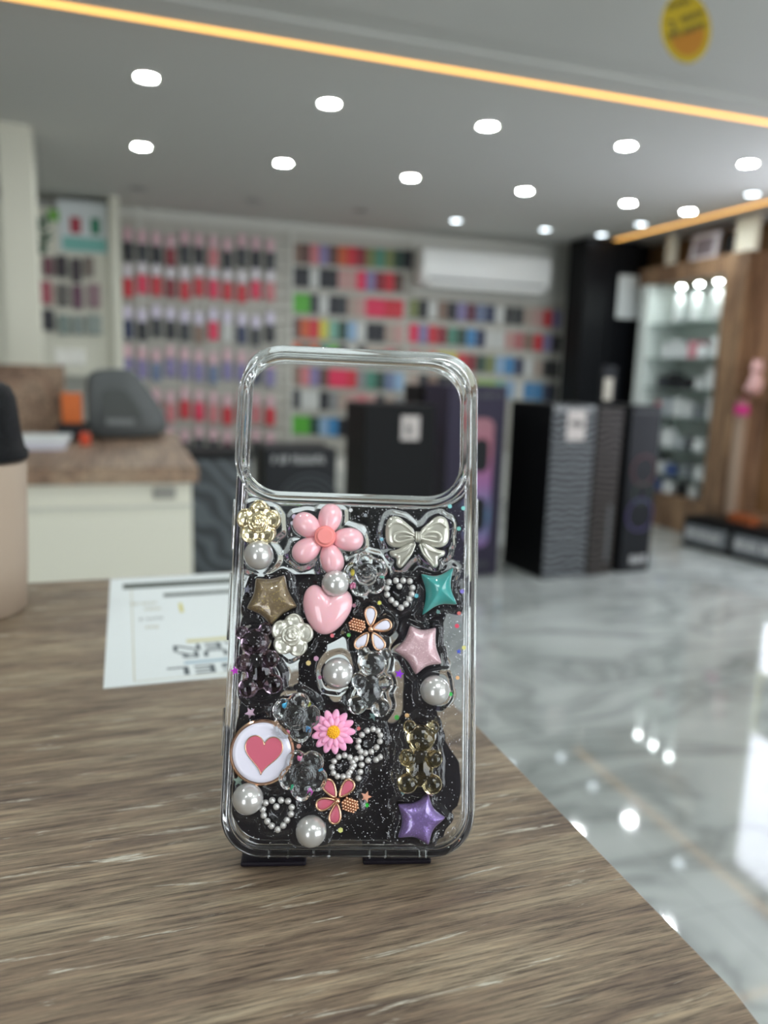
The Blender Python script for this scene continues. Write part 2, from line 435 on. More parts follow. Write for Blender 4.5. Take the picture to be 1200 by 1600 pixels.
# ------------------------------------------------------------------ phone case frame of reference
W, H = .0765, .1575
u = Vector((.967, -.253, -.015)).normalized()
v = Vector((.08, .299, .951)); v = (v - v.dot(u) * u).normalized()
n_ = u.cross(v)
c0 = Vector((.059, .198, TZ + .0068))
CM = Matrix.Translation(c0) @ Matrix((u, v, n_)).transposed().to_4x4()
CI = CM.inverted()
def L2(px, py, z=0.0):
    """point of the case's own plane (metres from its bottom middle)"""
    d = CI.to_3x3() @ ray(px, py); o_ = CI @ CAM
    s = (z - o_.z) / d.z; p = o_ + d * s
    return (p.x, p.y)
def P3(px, py, z): q = L2(px, py, z); return (q[0], q[1], z)
PX = .000203        # one photo pixel on the case, in metres

M_CASE = mat('clear_case_plastic', (250, 252, 252), .02, trans=1.0, ior=1.46)
M_RESIN = mat('clear_resin', (250, 251, 253), .015, trans=1.0, ior=1.42)
case = thing('phone_case', 'clear phone case covered in pearl, flower, star and bear charms, leaning on black stand', 'phone case', mw=CM)

# opening for the camera bar
oa = L2(387, 672); ob = L2(720, 672); oc = L2(553, 571); od = L2(553, 773)
OW = ob[0] - oa[0]; OH = oc[1] - od[1]; OCX = (oa[0] + ob[0]) / 2; OCY = (oc[1] + od[1]) / 2; OR = .0118
def sweep(bm, cx, cy, w_, h_, r, prof, k=2.15, nc=20):
    """profile (outward offset, z) carried round a rounded rectangle"""
    rings = []
    for d, z in prof:
        rings.append([(x, y, z) for x, y in rr_pts(cx, cy, w_ + 2 * d, h_ + 2 * d, r + d, nc, k)])
    vr = [[bm.verts.new(p) for p in rg] for rg in rings]; K = len(vr); n = len(vr[0])
    for a in range(K):
        b = (a + 1) % K
        for i in range(n): bm.faces.new((vr[a][i], vr[a][(i + 1) % n], vr[b][(i + 1) % n], vr[b][i]))
    bmesh.ops.recalc_face_normals(bm, faces=bm.faces)
    return bm
def rprof(x0, x1, z0, z1, r, n=4):
    out = []
    for (cx, cz, a0) in ((x1 - r, z1 - r, 0), (x0 + r, z1 - r, 90), (x0 + r, z0 + r, 180), (x1 - r, z0 + r, 270)):
        for i in range(n + 1):
            a = math.radians(a0 + 90 * i / n); out.append((cx + r * math.cos(a), cz + r * math.sin(a)))
    return out
CR = .0135
# side rail with its front lip
bm = B(); sweep(bm, 0, H / 2, W, H, CR, rprof(-.0026, 0, -.0105, .0006, .0009)); o = autosmooth(obj('bumper_rail', bm, M_CASE, case), 50)
bm = B(); sweep(bm, 0, H / 2, W - .0052, H - .0052, CR - .0026, rprof(-.0012, -.0001, -.0012, .0002, .0004)); autosmooth(obj('inner_lip', bm, M_CASE, case), 50)
# ring round the camera opening, two steps
bm = B(); sweep(bm, OCX, OCY, OW, OH, OR, rprof(0, .0017, -.0022, .0026, .0007)); autosmooth(obj('camera_ring', bm, M_CASE, case), 50)
bm = B(); sweep(bm, OCX, OCY, OW, OH, OR, rprof(.0018, .0035, -.0016, .0012, .0006)); autosmooth(obj('camera_ring_step', bm, M_CASE, case), 50)
# buttons moulded on the rails, ports on the bottom edge
def rail_button(px, y0, y1, side, name):
    a = L2(px, y0, -.004)[1]; b = L2(px, y1, -.004)[1]
    bm = B(); x0 = side * (W / 2 + .0001); x1 = side * (W / 2 + .0010)
    box(bm, (min(x0, x1), min(a, b), -.0065), (max(x0, x1), max(a, b), -.0025), .0004, 2); autosmooth(obj(name, bm, M_CASE, case), 60)
rail_button(360, 780, 860, -1, 'button_cover'); rail_button(350, 895, 1000, -1, 'button_cover'); rail_button(345, 1105, 1180, -1, 'button_cover')
rail_button(739, 780, 905, 1, 'button_cover')
for x0, x1 in ((418, 448), (488, 512), (575, 600), (654, 664)):
    a = L2(x0, 1338)[0]; b = L2(x1, 1338)[0]
    bm = B(); box(bm, (a, -.0004, -.0070), (a + .0007, .0028, -.0004), .0002); box(bm, (b, -.0004, -.0070), (b + .0007, .0028, -.0004), .0002)
    obj('port_edge', bm, M_CASE, case)

# ------------------------------------------------------------------ charms
CLR = []  # footprints of the see-through charms
SH = []    # footprint shapes for the resin: ('c', x, y, r) or ('p', polygon)
M_PEARL = mat('pearl', (196, 195, 192), .22, .45, coat=1.0)
M_PEARLW = mat('pearl_white_enamel', (206, 205, 192), .22, .5, coat=.8)
M_GOLD = mat('rose_gold', (224, 182, 152), .22, 1.0)
M_PALEGOLD = mat('pale_gold_plate', (226, 214, 178), .14, .92)
M_PINK = mat('pink_resin', (236, 182, 190), .16, coat=.6, sss=.15)
M_SALMON = mat('salmon_resin', (238, 146, 142), .25, sss=.1)
M_ROSE = mat('rose_enamel', (196, 96, 116), .3)
M_WENAM = mat('white_enamel', (224, 222, 236), .15, coat=.5)
M_CLEAR = mat('clear_acrylic', (246, 250, 250), .02, trans=1.0, ior=1.47)
M_SMOKE = mat('purple_tinted_acrylic', (150, 128, 146), .03, trans=1.0, ior=1.47)
M_AMBER = mat('amber_tinted_acrylic', (206, 192, 150), .03, trans=1.0, ior=1.47)
ZR = .0012   # resin level

def pearl(px, py, rpx, label):
    r = rpx * PX; x, y = L2(px, py, ZR + r * .6); SH.append(('c', x, y, r))
    bm = B(); ell(bm, (x, y, ZR + r * .45), r, seg=40, rings=24)
    obj('pearl', bm, M_PEARL, case, True, label)
pearl(404, 867, 22.5, 'round white pearl below the gold rose')
pearl(524, 912, 21, 'round pearl touching the pink heart')
pearl(528, 1052, 23, 'round pearl left of the clear bear')
pearl(680, 1079, 22.5, 'round pearl below the pink star')
pearl(387, 1249, 22.5, 'round pearl below the heart button')
pearl(486, 1300, 22.5, 'round pearl near the bottom edge')

def empty_part(name, label=None):
    e = bpy.data.objects.new(name, None); COL.objects.link(e); e.parent = case; e.empty_display_size = .003
    if label: e['label'] = label
    return e
# --- big pink five-petal flower
fl = empty_part('flower_charm', 'pink five-petal flower charm with salmon centre')
fc = L2(508, 839, .003)
for (px, py) in ((515, 811), (481, 821), (480, 858), (518, 872), (543, 842)):
    x, y = L2(px, py, .003); ang = math.atan2(y - fc[1], x - fc[0]); bm = B()
    pts = []
    for i in range(36):
        a = 2 * PI * i / 36; rx, ry = 25 * PX, 18 * PX * (1 + .16 * math.cos(a))
        X, Y = rx * math.cos(a), ry * math.sin(a); pts.append((x + X * math.cos(ang) - Y * math.sin(ang), y + X * math.sin(ang) + Y * math.cos(ang)))
    dome(bm, pts, .0034, ZR + .0006, 2.2, .55, base=.0012, rings=12); obj('petal', bm, M_PINK, fl, True); SH.append(('p', pts))
bm = B(); lathe(bm, [(.0001, .0062), (.0022, .0062), (.0025, .0059), (.0027, .0054), (.0031, .0054), (.0033, .0050), (.0033, .0035), (.0001, .0035)][::-1], 28, (fc[0], fc[1], 0))
autosmooth(obj('flower_center', bm, M_SALMON, fl), 40)

# --- hearts
def heart_pts(cx, cy, w_, h_, rot=0, n=64, fat=1.0):
    out = []
    for i in range(n):
        a = 2 * PI * i / n
        x = 16 * math.sin(a) ** 3; y = 13 * math.cos(a) - 5 * math.cos(2 * a) - 2 * math.cos(3 * a) - math.cos(4 * a)
        x = x / 32 * w_; y = (y + 2.5) / 29 * h_
        out.append((cx + x * math.cos(rot) - y * math.sin(rot), cy + x * math.sin(rot) + y * math.cos(rot)))
    return out
hx, hy = L2(510, 953, .002)
def fat_heart(cx, cy, w_, h_, rot):
    pts = [(0, .30), (.16, .44), (.34, .48), (.48, .34), (.50, .10), (.42, -.14), (.29, -.35), (.10, -.50), (-.10, -.50), (-.29, -.35), (-.42, -.14), (-.50, .10), (-.48, .34), (-.34, .48), (-.16, .44)]
    return smooth_poly([(cx + x * w_ * math.cos(rot) - y * h_ * math.sin(rot), cy + x * w_ * math.sin(rot) + y * h_ * math.cos(rot)) for x, y in pts], 3)
hp = fat_heart(hx, hy, 76 * PX, 74 * PX, math.radians(-8))
bm = B(); dome(bm, hp, .0040, ZR + .0004, 2.4, .5, base=.001, rings=14, c=(hx, hy - .0002)); obj('heart_charm', bm, M_PINK, case, True, 'glossy pink puffy heart charm'); SH.append(('p', hp))

# --- stars
def glitter_mat(name, base, spark, metal=.5):
    m, nt, b = nodes(name, .3, coat=1.0); L = nt.links
    tc = N(nt, 'ShaderNodeTexCoord'); vo = N(nt, 'ShaderNodeTexVoronoi'); vo.inputs['Scale'].default_value = 3500
    L.new(tc.outputs['Object'], vo.inputs['Vector'])
    r = ramp(nt, [(0.0, base), (.75, base), (1.0, spark)]); L.new(vo.outputs['Color'], r.inputs[0])
    L.new(r.outputs[0], b.inputs['Base Color']); b.inputs['Metallic'].default_value = metal
    nm = N(nt, 'ShaderNodeTexNoise'); nm.inputs['Scale'].default_value = 900; L.new(tc.outputs['Object'], nm.inputs['Vector'])
    bp = N(nt, 'ShaderNodeBump'); bp.inputs['Distance'].default_value = .0003; bp.inputs['Strength'].default_value = .6
    L.new(nm.outputs['Fac'], bp.inputs['Height']); L.new(bp.outputs[0], b.inputs['Normal'])
    return m
def star(tips, name, m, label, h=.0034, waist=.52, sm=3, zb=ZR + .0006, clip=True):
    c = (sum(t[0] for t in tips) / len(tips), sum(t[1] for t in tips) / len(tips)); poly = []
    for i, tp in enumerate(tips):
        nx = tips[(i + 1) % len(tips)]
        for s in (-.16, .16):      # blunt tip
            o_ = tips[i - 1] if s < 0 else nx
            mid = (c[0] + ((tp[0] + o_[0]) / 2 - c[0]) * waist * 1.25, c[1] + ((tp[1] + o_[1]) / 2 - c[1]) * waist * 1.25)
            poly.append((tp[0] * .9 + mid[0] * .1, tp[1] * .9 + mid[1] * .1))
        poly.append((c[0] + ((tp[0] + nx[0]) / 2 - c[0]) * waist * 1.25, c[1] + ((tp[1] + nx[1]) / 2 - c[1]) * waist * 1.25))
    poly = smooth_poly([L2(x, y, zb) for x, y in poly], sm)
    bm = B(); dome(bm, poly, h * (1.0 if len(tips) == 4 else .85), zb, *((1.9, .62) if len(tips) == 4 else (3.0, .5)), base=.001, rings=12, c=L2(c[0], c[1], zb)); SH.append(('p', poly))
    o = obj(name, bm, m, case, True, label); md = o.modifiers.new('soften', 'SMOOTH'); md.factor = .5; md.iterations = 9
    return o
star([(710, 884), (716, 946), (658, 964), (656, 895)][::-1], 'star_charm', mat('teal_resin', (66, 152, 148), .15, coat=.6, sss=.1), 'teal four-pointed star charm', waist=.5, h=.0042)
star([(640, 976), (682, 979), (692, 1038), (649, 1056), (614, 1016)][::-1], 'star_charm', glitter_mat('pink_glitter_resin', (196, 162, 168), (240, 220, 222), .1), 'frosted pink glitter star charm', waist=.62)
star([(399, 902), (446, 897), (466, 948), (424, 979), (384, 951)][::-1], 'star_charm', glitter_mat('gold_glitter_resin', (124, 108, 84), (190, 170, 96), .45), 'smoky gold glitter star charm', waist=.66)
star([(670, 1238), (698, 1277), (670, 1322), (620, 1310), (620, 1255)][::-1], 'star_charm', glitter_mat('violet_glitter_resin', (124, 104, 158), (172, 136, 232), .45), 'violet glitter star charm in the bottom corner', waist=.58)

# --- roses
def rose(px, py, rpx, m, label, rot=0.0, zs=1.0):
    R = rpx * PX; x, y = L2(px, py, .003); z = ZR + .0006 + (R * .22 if m is M_CLEAR else 0); bm = B()
    e = B()
    ell(bm, (x, y, z), (R * .8, R * .8, R * .28), seg=40)
    for k in range(5):
        a = rot + k * 2 * PI / 5
        cx, cy = x + R * .62 * math.cos(a), y + R * .62 * math.sin(a)
        ell(bm, (cx, cy, z + R * .04), (R * .40, R * .47, R * .27), rot=a)
        # rolled rim of the petal
        pts = [(x + R * .60 * math.cos(a) + R * .33 * math.cos(a + b), y + R * .60 * math.sin(a) + R * .38 * math.sin(a + b), z + R * .26) for b in [math.radians(d) for d in range(-80, 81, 20)]]
        tube(bm, pts, R * .07, 8)
    ell(bm, (x, y, z + R * .22), (R * .46, R * .46, R * .22), seg=32)
    for ring, (rr, zz, nseg) in enumerate(((.44, .34, 3), (.29, .44, 3), (.15, .52, 2))):
        for k in range(nseg):
            a0 = rot + ring * .8 + k * 2 * PI / nseg
            pts = []; rad = []
            for i in range(12):
                tt = i / 11; a = a0 + tt * (2 * PI / nseg) * 1.12; q = R * (rr - .07 * tt)
                pts.append((x + q * math.cos(a), y + q * math.sin(a), z + R * zz)); rad.append(R * (.035 + .035 * math.sin(PI * tt)))
            tube(bm, pts, rad, 8, flat=1.5)
    ell(bm, (x, y, z + R * .5), R * .07, seg=12, rings=8)
    o = obj('rose_charm', bm, m, case, True, label); remesh(o, .00017 if m is not M_CLEAR else .00020); SH.append(('c', x, y, R * .93)); (CLR.append(('c', x, y, R * .93)) if m is M_CLEAR else None); return o
rose(404, 817, 34, M_PALEGOLD, 'pale gold rose charm in the top left corner', .3)
rose(456, 993, 32, M_PEARLW, 'pearl white rose charm', .2)
rose(572, 898, 34, M_CLEAR, 'clear rose charm between flower and pearl heart', .5)
rose(462, 1120, 36, M_CLEAR, 'clear rose charm above the heart button', .1)
rose(474, 1208, 36, M_CLEAR, 'clear rose charm right of the heart button', .9)

# --- gummy bears
def bear(hc, s, rot, m, label):
    """hc = pixel of the head centre, s = pixels per bear unit (the bear is 10 units tall)"""
    bm = B(); k = s * PX; x0, y0 = L2(hc[0], hc[1], .003); ca, sa = math.cos(rot), math.sin(rot)
    def e(x, y, z, rx, ry, rz): ell(bm, (x0 + k * (x * ca - y * sa), y0 + k * (x * sa + y * ca), ZR + k * z), (rx * k, ry * k, rz * k), rot=rot)
    e(0, 0, 1.25, 2.15, 1.95, 1.25); e(-1.7, 1.6, 1.2, 1.0, 1.0, .8); e(1.7, 1.6, 1.2, 1.0, 1.0, .8)
    e(0, -.5, 2.3, .95, .72, .55); e(-.85, .6, 2.2, .28, .28, .25); e(.85, .6, 2.2, .28, .28, .25)
    e(0, -4.0, 1.2, 2.0, 2.9, 1.2); e(0, -3.9, 1.9, 1.0, 1.5, .6)
    e(-2.0, -2.7, 1.7, 1.2, 1.3, 1.0); e(2.0, -2.7, 1.7, 1.2, 1.3, 1.0)
    e(-1.8, -6.3, 1.6, 1.5, 1.45, 1.15); e(1.8, -6.3, 1.6, 1.5, 1.45, 1.15)
    o = obj('gummy_bear_charm', bm, m, case, True, label); remesh(o, .00028)
    for (x, y, r) in ((0, .3, 2.5), (0, -3.0, 2.7), (0, -5.6, 2.9)): SH.append(('c', x0 + k * (x * ca - y * sa), y0 + k * (x * sa + y * ca), r * k)); CLR.append(SH[-1])
bear((399, 1003), 10.2, math.radians(10), M_SMOKE, 'purple tinted gummy bear charm on the left')
bear((583, 1037), 9.8, math.radians(-5), M_CLEAR, 'clear gummy bear charm in the middle')
bear((657, 1153), 10.2, math.radians(-1), M_AMBER, 'amber tinted gummy bear charm on the right')

# --- pearl-white bow
def zp(x, y): return (540 + x / 5.333, 760 + y / 5.333)
bow = empty_part('bow_charm', 'pearl white ribbon bow charm')
bz = ZR + .0006
def mirror(poly, cx=598): return [(2 * cx - x, y + (x < cx and 0) * 1.0) for x, y in poly]
wing = [(335, 300), (375, 250), (440, 245), (520, 315), (575, 360), (580, 450), (520, 490), (430, 515), (360, 495), (330, 440)]
tail = [(585, 440), (572, 540), (505, 640), (455, 690), (420, 655), (432, 600), (372, 580), (362, 535), (430, 530), (500, 475)]
for side in (0, 1):
    f = (lambda p: mirror(p)) if side else (lambda p: p)
    wz = smooth_poly([L2(*zp(*p), bz) for p in f(wing)], 2); bm = B(); dome(bm, wz, .0016, bz, 4, .5, base=.001); obj('ribbon_loop', bm, M_PEARLW, bow, True); SH.append(('p', wz))
    tz = smooth_poly([L2(*zp(*p), bz) for p in f(tail)], 2); bm = B(); dome(bm, tz, .0014, bz, 3, .5, base=.001); obj('ribbon_tail', bm, M_PEARLW, bow, True); SH.append(('p', tz))
    for path, rad in (([(572, 395), (520, 340), (460, 305), (400, 300), (355, 340)], .00035), ([(572, 415), (520, 385), (450, 380), (405, 400), (398, 440), (430, 468), (490, 455), (570, 435)], .00042),
                      ([(560, 425), (500, 415), (440, 425)], .0003), ([(578, 480), (550, 560), (500, 610), (462, 665)], .0003), ([(560, 480), (500, 530), (440, 550), (395, 560)], .0003)):
        pts = [P3(*zp(*p), bz + .0017) for p in f(path)]
        q = [Vector(p) for p in pts]
        for _ in range(2):
            r_ = [q[0]]
            for a, b in zip(q[:-1], q[1:]): r_ += [a.lerp(b, .25), a.lerp(b, .75)]
            q = r_ + [q[-1]]
        bm = B(); tube(bm, q, rad * 1.15, 8, flat=1.3); obj('ribbon_fold', bm, M_PEARLW, bow, True)
bm = B(); kx, ky = L2(*zp(598, 425), bz); ell(bm, (kx, ky, bz + .0012), (.0013, .0017, .0014))
for dx in (-.0006, 0, .0006): tube(bm, [(kx + dx, ky - .0015, bz + .0018), (kx + dx * 1.2, ky, bz + .0028), (kx + dx, ky + .0015, bz + .0018)], .0003, 8)
obj('ribbon_knot', bm, M_PEARLW, bow, True)

# --- bead hearts and bead bow
def beads(name, px_list, rpx, label, shape_r=0):
    bm = B()
    for p in px_list:
        x, y = L2(p[0], p[1], .002); r = rpx * PX; ell(bm, (x, y, ZR + r * .7), r, seg=16, rings=10); SH.append(('c', x, y, r * .8))
    return obj(name, bm, M_PEARL, case, True, label)
def zq(o_, s, l): return [(o_[0] + x / s, o_[1] + y / s) for x, y in l]
beads('bead_heart_charm', zq((540, 760), 5.333, [(448, 832), (420, 785), (360, 797), (343, 848), (345, 902), (380, 948), (418, 978), (462, 1010), (503, 980), (530, 940), (552, 898), (558, 845), (535, 790), (480, 785)]), 5.0, 'heart of small white beads left of the teal star')
beads('bead_heart_charm', zq((340, 1050), 5.16, [(474, 1085), (440, 1035), (387, 1055), (365, 1108), (372, 1155), (400, 1203), (435, 1240), (485, 1270), (530, 1237), (560, 1195), (592, 1145), (597, 1090), (568, 1040), (512, 1033)]), 5.0, 'heart of small white beads near the bottom left')
bl = []
def loop(cx, cy, rx, ry, n, rot):
    return [(cx + rx * math.cos(a) * math.cos(rot) - ry * math.sin(a) * math.sin(rot), cy + rx * math.cos(a) * math.sin(rot) + ry * math.sin(a) * math.cos(rot)) for a in [2 * PI * i / n for i in range(n)]]
bl = loop(577, 1158, 21, 15, 12, math.radians(-50)) + loop(535, 1197, 18, 15, 11, math.radians(-50)) + [(556, 1186), (564, 1184), (575, 1188), (588, 1187), (594, 1183), (553, 1196), (547, 1206), (544, 1213), (565, 1195), (563, 1206), (560, 1216)]
beads('bead_bow_charm', bl, 4.7, 'bow of small white beads')

# --- metal flowers
def metal_flower(cpx, petals, bead_dir, enamel, label):
    e = empty_part('metal_flower_charm', label); z = ZR + .0012; c = L2(cpx[0], cpx[1], z)
    for (px, py) in petals:
        x, y = L2(px, py, z); ang = math.atan2(y - c[1], x - c[0]); d = math.hypot(x - c[0], y - c[1]); Lh = 14 * PX; Wd = 10.5 * PX; pts = []
        for i in range(28):
            a = 2 * PI * i / 28; X = Lh * math.cos(a); Y = Wd * math.sin(a) * (.72 + .34 * math.cos(a))
            pts.append((x + X * math.cos(ang) - Y * math.sin(ang), y + X * math.sin(ang) + Y * math.cos(ang)))
        bm = B(); dome(bm, pts, .0006, z, 3, .5, base=.0008, rings=5); pt = obj('petal', bm, enamel, e, True)
        bm = B(); tube(bm, [(a, b, z + .0002) for a, b in pts], .00038, 8, closed=True, flat=1.6); obj('petal_rim', bm, M_GOLD, pt, True, 'rose gold rim'); SH.append(('p', pts))
    bx, by = L2(bead_dir[0], bead_dir[1], z); ang = math.atan2(by - c[1], bx - c[0]); bm = B()
    ell(bm, (bx, by, z), (13 * PX, 9.5 * PX, .0009), rot=ang)
    for i in range(-3, 4):
        for j in range(-2, 3):
            X = (i + .5 * (j % 2)) * 3.9 * PX; Y = j * 3.9 * PX
            if (X / (14 * PX)) ** 2 + (Y / (10.5 * PX)) ** 2 < 1:
                zz = z + .0011 * math.sqrt(max(0, 1 - (X / (14 * PX)) ** 2 - (Y / (10.5 * PX)) ** 2)) + .0003
                ell(bm, (bx + X * math.cos(ang) - Y * math.sin(ang), by + X * math.sin(ang) + Y * math.cos(ang), zz), 2.1 * PX, seg=10, rings=7)
    obj('beaded_petal', bm, M_GOLD, e, True, 'petal of small rose gold beads'); SH.append(('c', bx, by, 12 * PX))
    bm = B(); ell(bm, (c[0], c[1], z + .0012), 4.5 * PX, seg=16, rings=10); obj('center_bead', bm, M_GOLD, e, True)
metal_flower((579, 983), [(579, 963), (597, 978), (590, 1002), (566, 1001)], (558, 977), M_WENAM, 'white enamel flower charm with rose gold rim and beaded petal')
metal_flower((527, 1250), [(516, 1232), (541, 1232), (509, 1255), (524, 1271)], (547, 1257), M_ROSE, 'rose pink enamel flower charm with rose gold rim and beaded petal')

# --- daisy
dz = ZR + .0006; e = empty_part('daisy_charm', 'pink daisy charm with yellow centre'); dc = L2(521, 1142, dz)
M_DAISY = mat('daisy_pink', (246, 170, 206), .3, sss=.2, coat=.2)
for layer, (n, r0, zz, off) in enumerate(((13, 33, .0010, 0), (12, 23, .0018, .24))):
    for k in range(n):
        a = off + 2 * PI * k / n; R = r0 * PX; bm = B()
        rot = Matrix.Rotation(a, 4, 'Z') @ Matrix.Rotation(-.14, 4, 'Y')
        ell(bm, (dc[0] + R * .56 * math.cos(a), dc[1] + R * .56 * math.sin(a), dz + zz), (R * .44, R * .19, .0007), rot=rot, seg=14, rings=8)
        obj('petal', bm, M_DAISY, e, True)
bm = B(); ell(bm, (dc[0], dc[1], dz + .0024), (9.5 * PX, 9.5 * PX, .0013))
for i in range(26):
    a = i * 2.4; r = 9 * PX * math.sqrt(i / 26); ell(bm, (dc[0] + r * math.cos(a), dc[1] + r * math.sin(a), dz + .0024 + .0013 * math.sqrt(max(0, 1 - (i / 26) * .9))), .00032, seg=8, rings=6)
obj('flower_center', bm, mat('daisy_yellow', (246, 186, 36), .45), e, True, 'yellow centre'); SH.append(('c', dc[0], dc[1], 30 * PX))

# --- enamel heart button
bz2 = ZR + .0004; e = empty_part('heart_button_charm', 'round white button charm with gold rim and rose heart'); q = L2(410, 1174, bz2); R = 45.5 * PX
bm = B(); lathe(bm, [(R * .2, 0), (R, 0), (R * 1.03, .0006), (R * 1.03, .0016), (R * .985, .0020), (R * .95, .0017), (R * .2, .0016)], 64, (q[0], q[1], bz2)); autosmooth(obj('rim', bm, M_GOLD, e), 40)
bm = B(); lathe(bm, [(R * .94, .00165), (R * .93, .0021), (R * .8, .00225), (R * .01, .0023)], 64, (q[0] - .0000, q[1], bz2)); obj('enamel', bm, M_WENAM, e, True, 'white enamel face')
q2 = L2(412, 1178, bz2)
hp2 = heart_pts(q2[0], q2[1] , 54 * PX, 54 * PX, math.radians(-4)); bm = B(); prism(bm, hp2, bz2 + .0022, bz2 + .0026, .0001); obj('heart_inlay', bm, M_ROSE, e, False, 'rose pink heart')
bm = B(); tube(bm, [(x, y, bz2 + .0025) for x, y in hp2], .00018, 6, closed=True); obj('heart_outline', bm, M_GOLD, e, True)
SH.append(('c', q[0], q[1], R))

# ------------------------------------------------------------------ resin poured round the charms
def sd_poly(X, Y, poly):
    P = np.array(poly); d = np.full(X.shape, 1e9); s = np.zeros(X.shape, int); n = len(P)
    for i in range(n):
        ax, ay = P[i]; bx, by = P[(i + 1) % n]; ex, ey = bx - ax, by - ay; L_ = ex * ex + ey * ey + 1e-18
        tt = np.clip(((X - ax) * ex + (Y - ay) * ey) / L_, 0, 1); d = np.minimum(d, np.hypot(X - ax - tt * ex, Y - ay - tt * ey))
        cr = ((ay > Y) != (by > Y)); xi = ax + (Y - ay) * ex / (ey if abs(ey) > 1e-12 else 1e-12); s += (cr & (X < xi))
    return np.where(s % 2 == 1, -d, d)
NU, NV = 250, 340
uw = W / 2 - .0027; us = np.linspace(-uw, uw, NU)
rb = .0108; rt = OR + .0040
vb = .0027 + rb - np.sqrt(np.maximum(0, rb ** 2 - np.maximum(0, np.abs(us) - (uw - rb)) ** 2))
ringb = OCY - OH / 2 - .0035; hw = OW / 2 + .0040
tu = np.clip((np.abs(us - OCX) - (hw - rt)) / rt, 0, 1)
vt = ringb + rt * (1 - np.sqrt(1 - np.minimum(tu, .985) ** 2)) * .8
ts = np.linspace(0, 1, NV)
U = np.repeat(us[:, None], NV, 1); V = vb[:, None] + (vt - vb)[:, None] * ts[None, :]
D = np.full(U.shape, 1e9)
for s in SH:
    if s[0] == 'c': d = np.hypot(U - s[1], V - s[2]) - s[3]
    else:
        P = np.array(s[1]); cx, cy = P.mean(0); rad = np.hypot(P[:, 0] - cx, P[:, 1] - cy).max() + .006
        mk = np.hypot(U - cx, V - cy) < rad; d = np.full(U.shape, 1e9); d[mk] = sd_poly(U[mk], V[mk], s[1])
    k_ = .0006     # smooth union
    hh = np.clip(.5 + .5 * (D - d) / k_, 0, 1); D = np.where(D > 1, d, D * (1 - hh) + d * hh - k_ * hh * (1 - hh))
wob = (.00010 * np.sin(U * 520 + 2 * np.sin(V * 260)) * np.sin(V * 430 + 1.7 * np.sin(U * 330)) )
tt = np.clip((.0026 + wob * 6 - D) / .0021, 0, 1); coll = tt * tt * (3 - 2 * tt)
DC = np.full(U.shape, 1.0)
for s in CLR: DC = np.minimum(DC, np.hypot(U - s[1], V - s[2]) - s[3])
dt = np.clip((DC + .0012) / .0011, 0, 1); coll = coll * dt * dt * (3 - 2 * dt)
edge_d = np.minimum.reduce([uw - np.abs(U), V - vb[:, None], vt[:, None] - V])
et = np.clip(edge_d / .0016, 0, 1)
HZ = .0008 + wob * .45 + .0013 * coll * et + .0003 * (1 - et) ** 2
HZ = np.maximum(HZ, .0004)
verts = [(float(U[i, j]), float(V[i, j]), float(HZ[i, j])) for i in range(NU) for j in range(NV)]
faces = [(i * NV + j, (i + 1) * NV + j, (i + 1) * NV + j + 1, i * NV + j + 1) for i in range(NU - 1) for j in range(NV - 1)]
nb = len(verts)
ring = [(i, 0) for i in range(NU)] + [(NU - 1, j) for j in range(1, NV)] + [(i, NV - 1) for i in range(NU - 2, -1, -1)] + [(0, j) for j in range(NV - 2, 0, -1)]
verts += [(float(U[i, j]), float(V[i, j]), -.0013) for i, j in ring]
for k in range(len(ring)):
    k2 = (k + 1) % len(ring); i, j = ring[k]; i2, j2 = ring[k2]
    faces.append((i * NV + j, nb + k, nb + k2, i2 * NV + j2))
faces.append(tuple(nb + k for k in reversed(range(len(ring)))))
ro = obj('resin_coat', (verts, faces), M_RESIN, case, False, 'clear resin rippled around the charms')
ro.data.polygons.foreach_set('use_smooth', [k < nb - NU - NV + 1 for k in range(len(faces))]); autosmooth(ro, 55)
def surf(x, y):
    i = min(NU - 1, max(0, int(round((x + uw) / (2 * uw) * (NU - 1))))); tv = (y - vb[i]) / (vt[i] - vb[i]); j = min(NV - 1, max(0, int(round(tv * (NV - 1)))))
    return float(HZ[i, j]), float(D[i, j]), 0 < tv < 1
# fine glitter floating in the resin
gv = []; gf = []
rnd = random.Random(4); cnt = 0
while cnt < 1500:
    x = rnd.uniform(-uw + .001, uw - .001); y = rnd.uniform(.005, .115)
    hz, dd, ok = surf(x, y)
    dens = .55 + .45 * math.sin(x * 90 + 1) * math.sin(y * 70)
    if not ok or dd < .0002 or rnd.random() > dens: continue
    s = rnd.choice((.00006, .00007, .00009, .00012, .00016)); z = hz + .00003
    ax = Vector((rnd.uniform(-.5, .5), rnd.uniform(-.5, .5), 1)).normalized(); t1 = ax.orthogonal().normalized(); t2 = ax.cross(t1)
    b0 = len(gv)
    for k in range(6):
        a = PI / 3 * k; p = Vector((x, y, z + s * .5)) + t1 * s * math.cos(a) + t2 * s * math.sin(a); gv.append(tuple(p))
    for k in range(6):
        gv.append(tuple(Vector(gv[b0 + k]) - ax * .00002))
    gf.append(tuple(b0 + k for k in range(6))); gf.append(tuple(b0 + 6 + k for k in reversed(range(6))))
    for k in range(6): gf.append((b0 + k, b0 + 6 + k, b0 + 6 + (k + 1) % 6, b0 + (k + 1) % 6))
    cnt += 1
obj('fine_glitter', (gv, gf), mat('silver_glitter', (232, 234, 240), .35, .2), case, False, 'fine silver glitter in the resin', 'stuff')
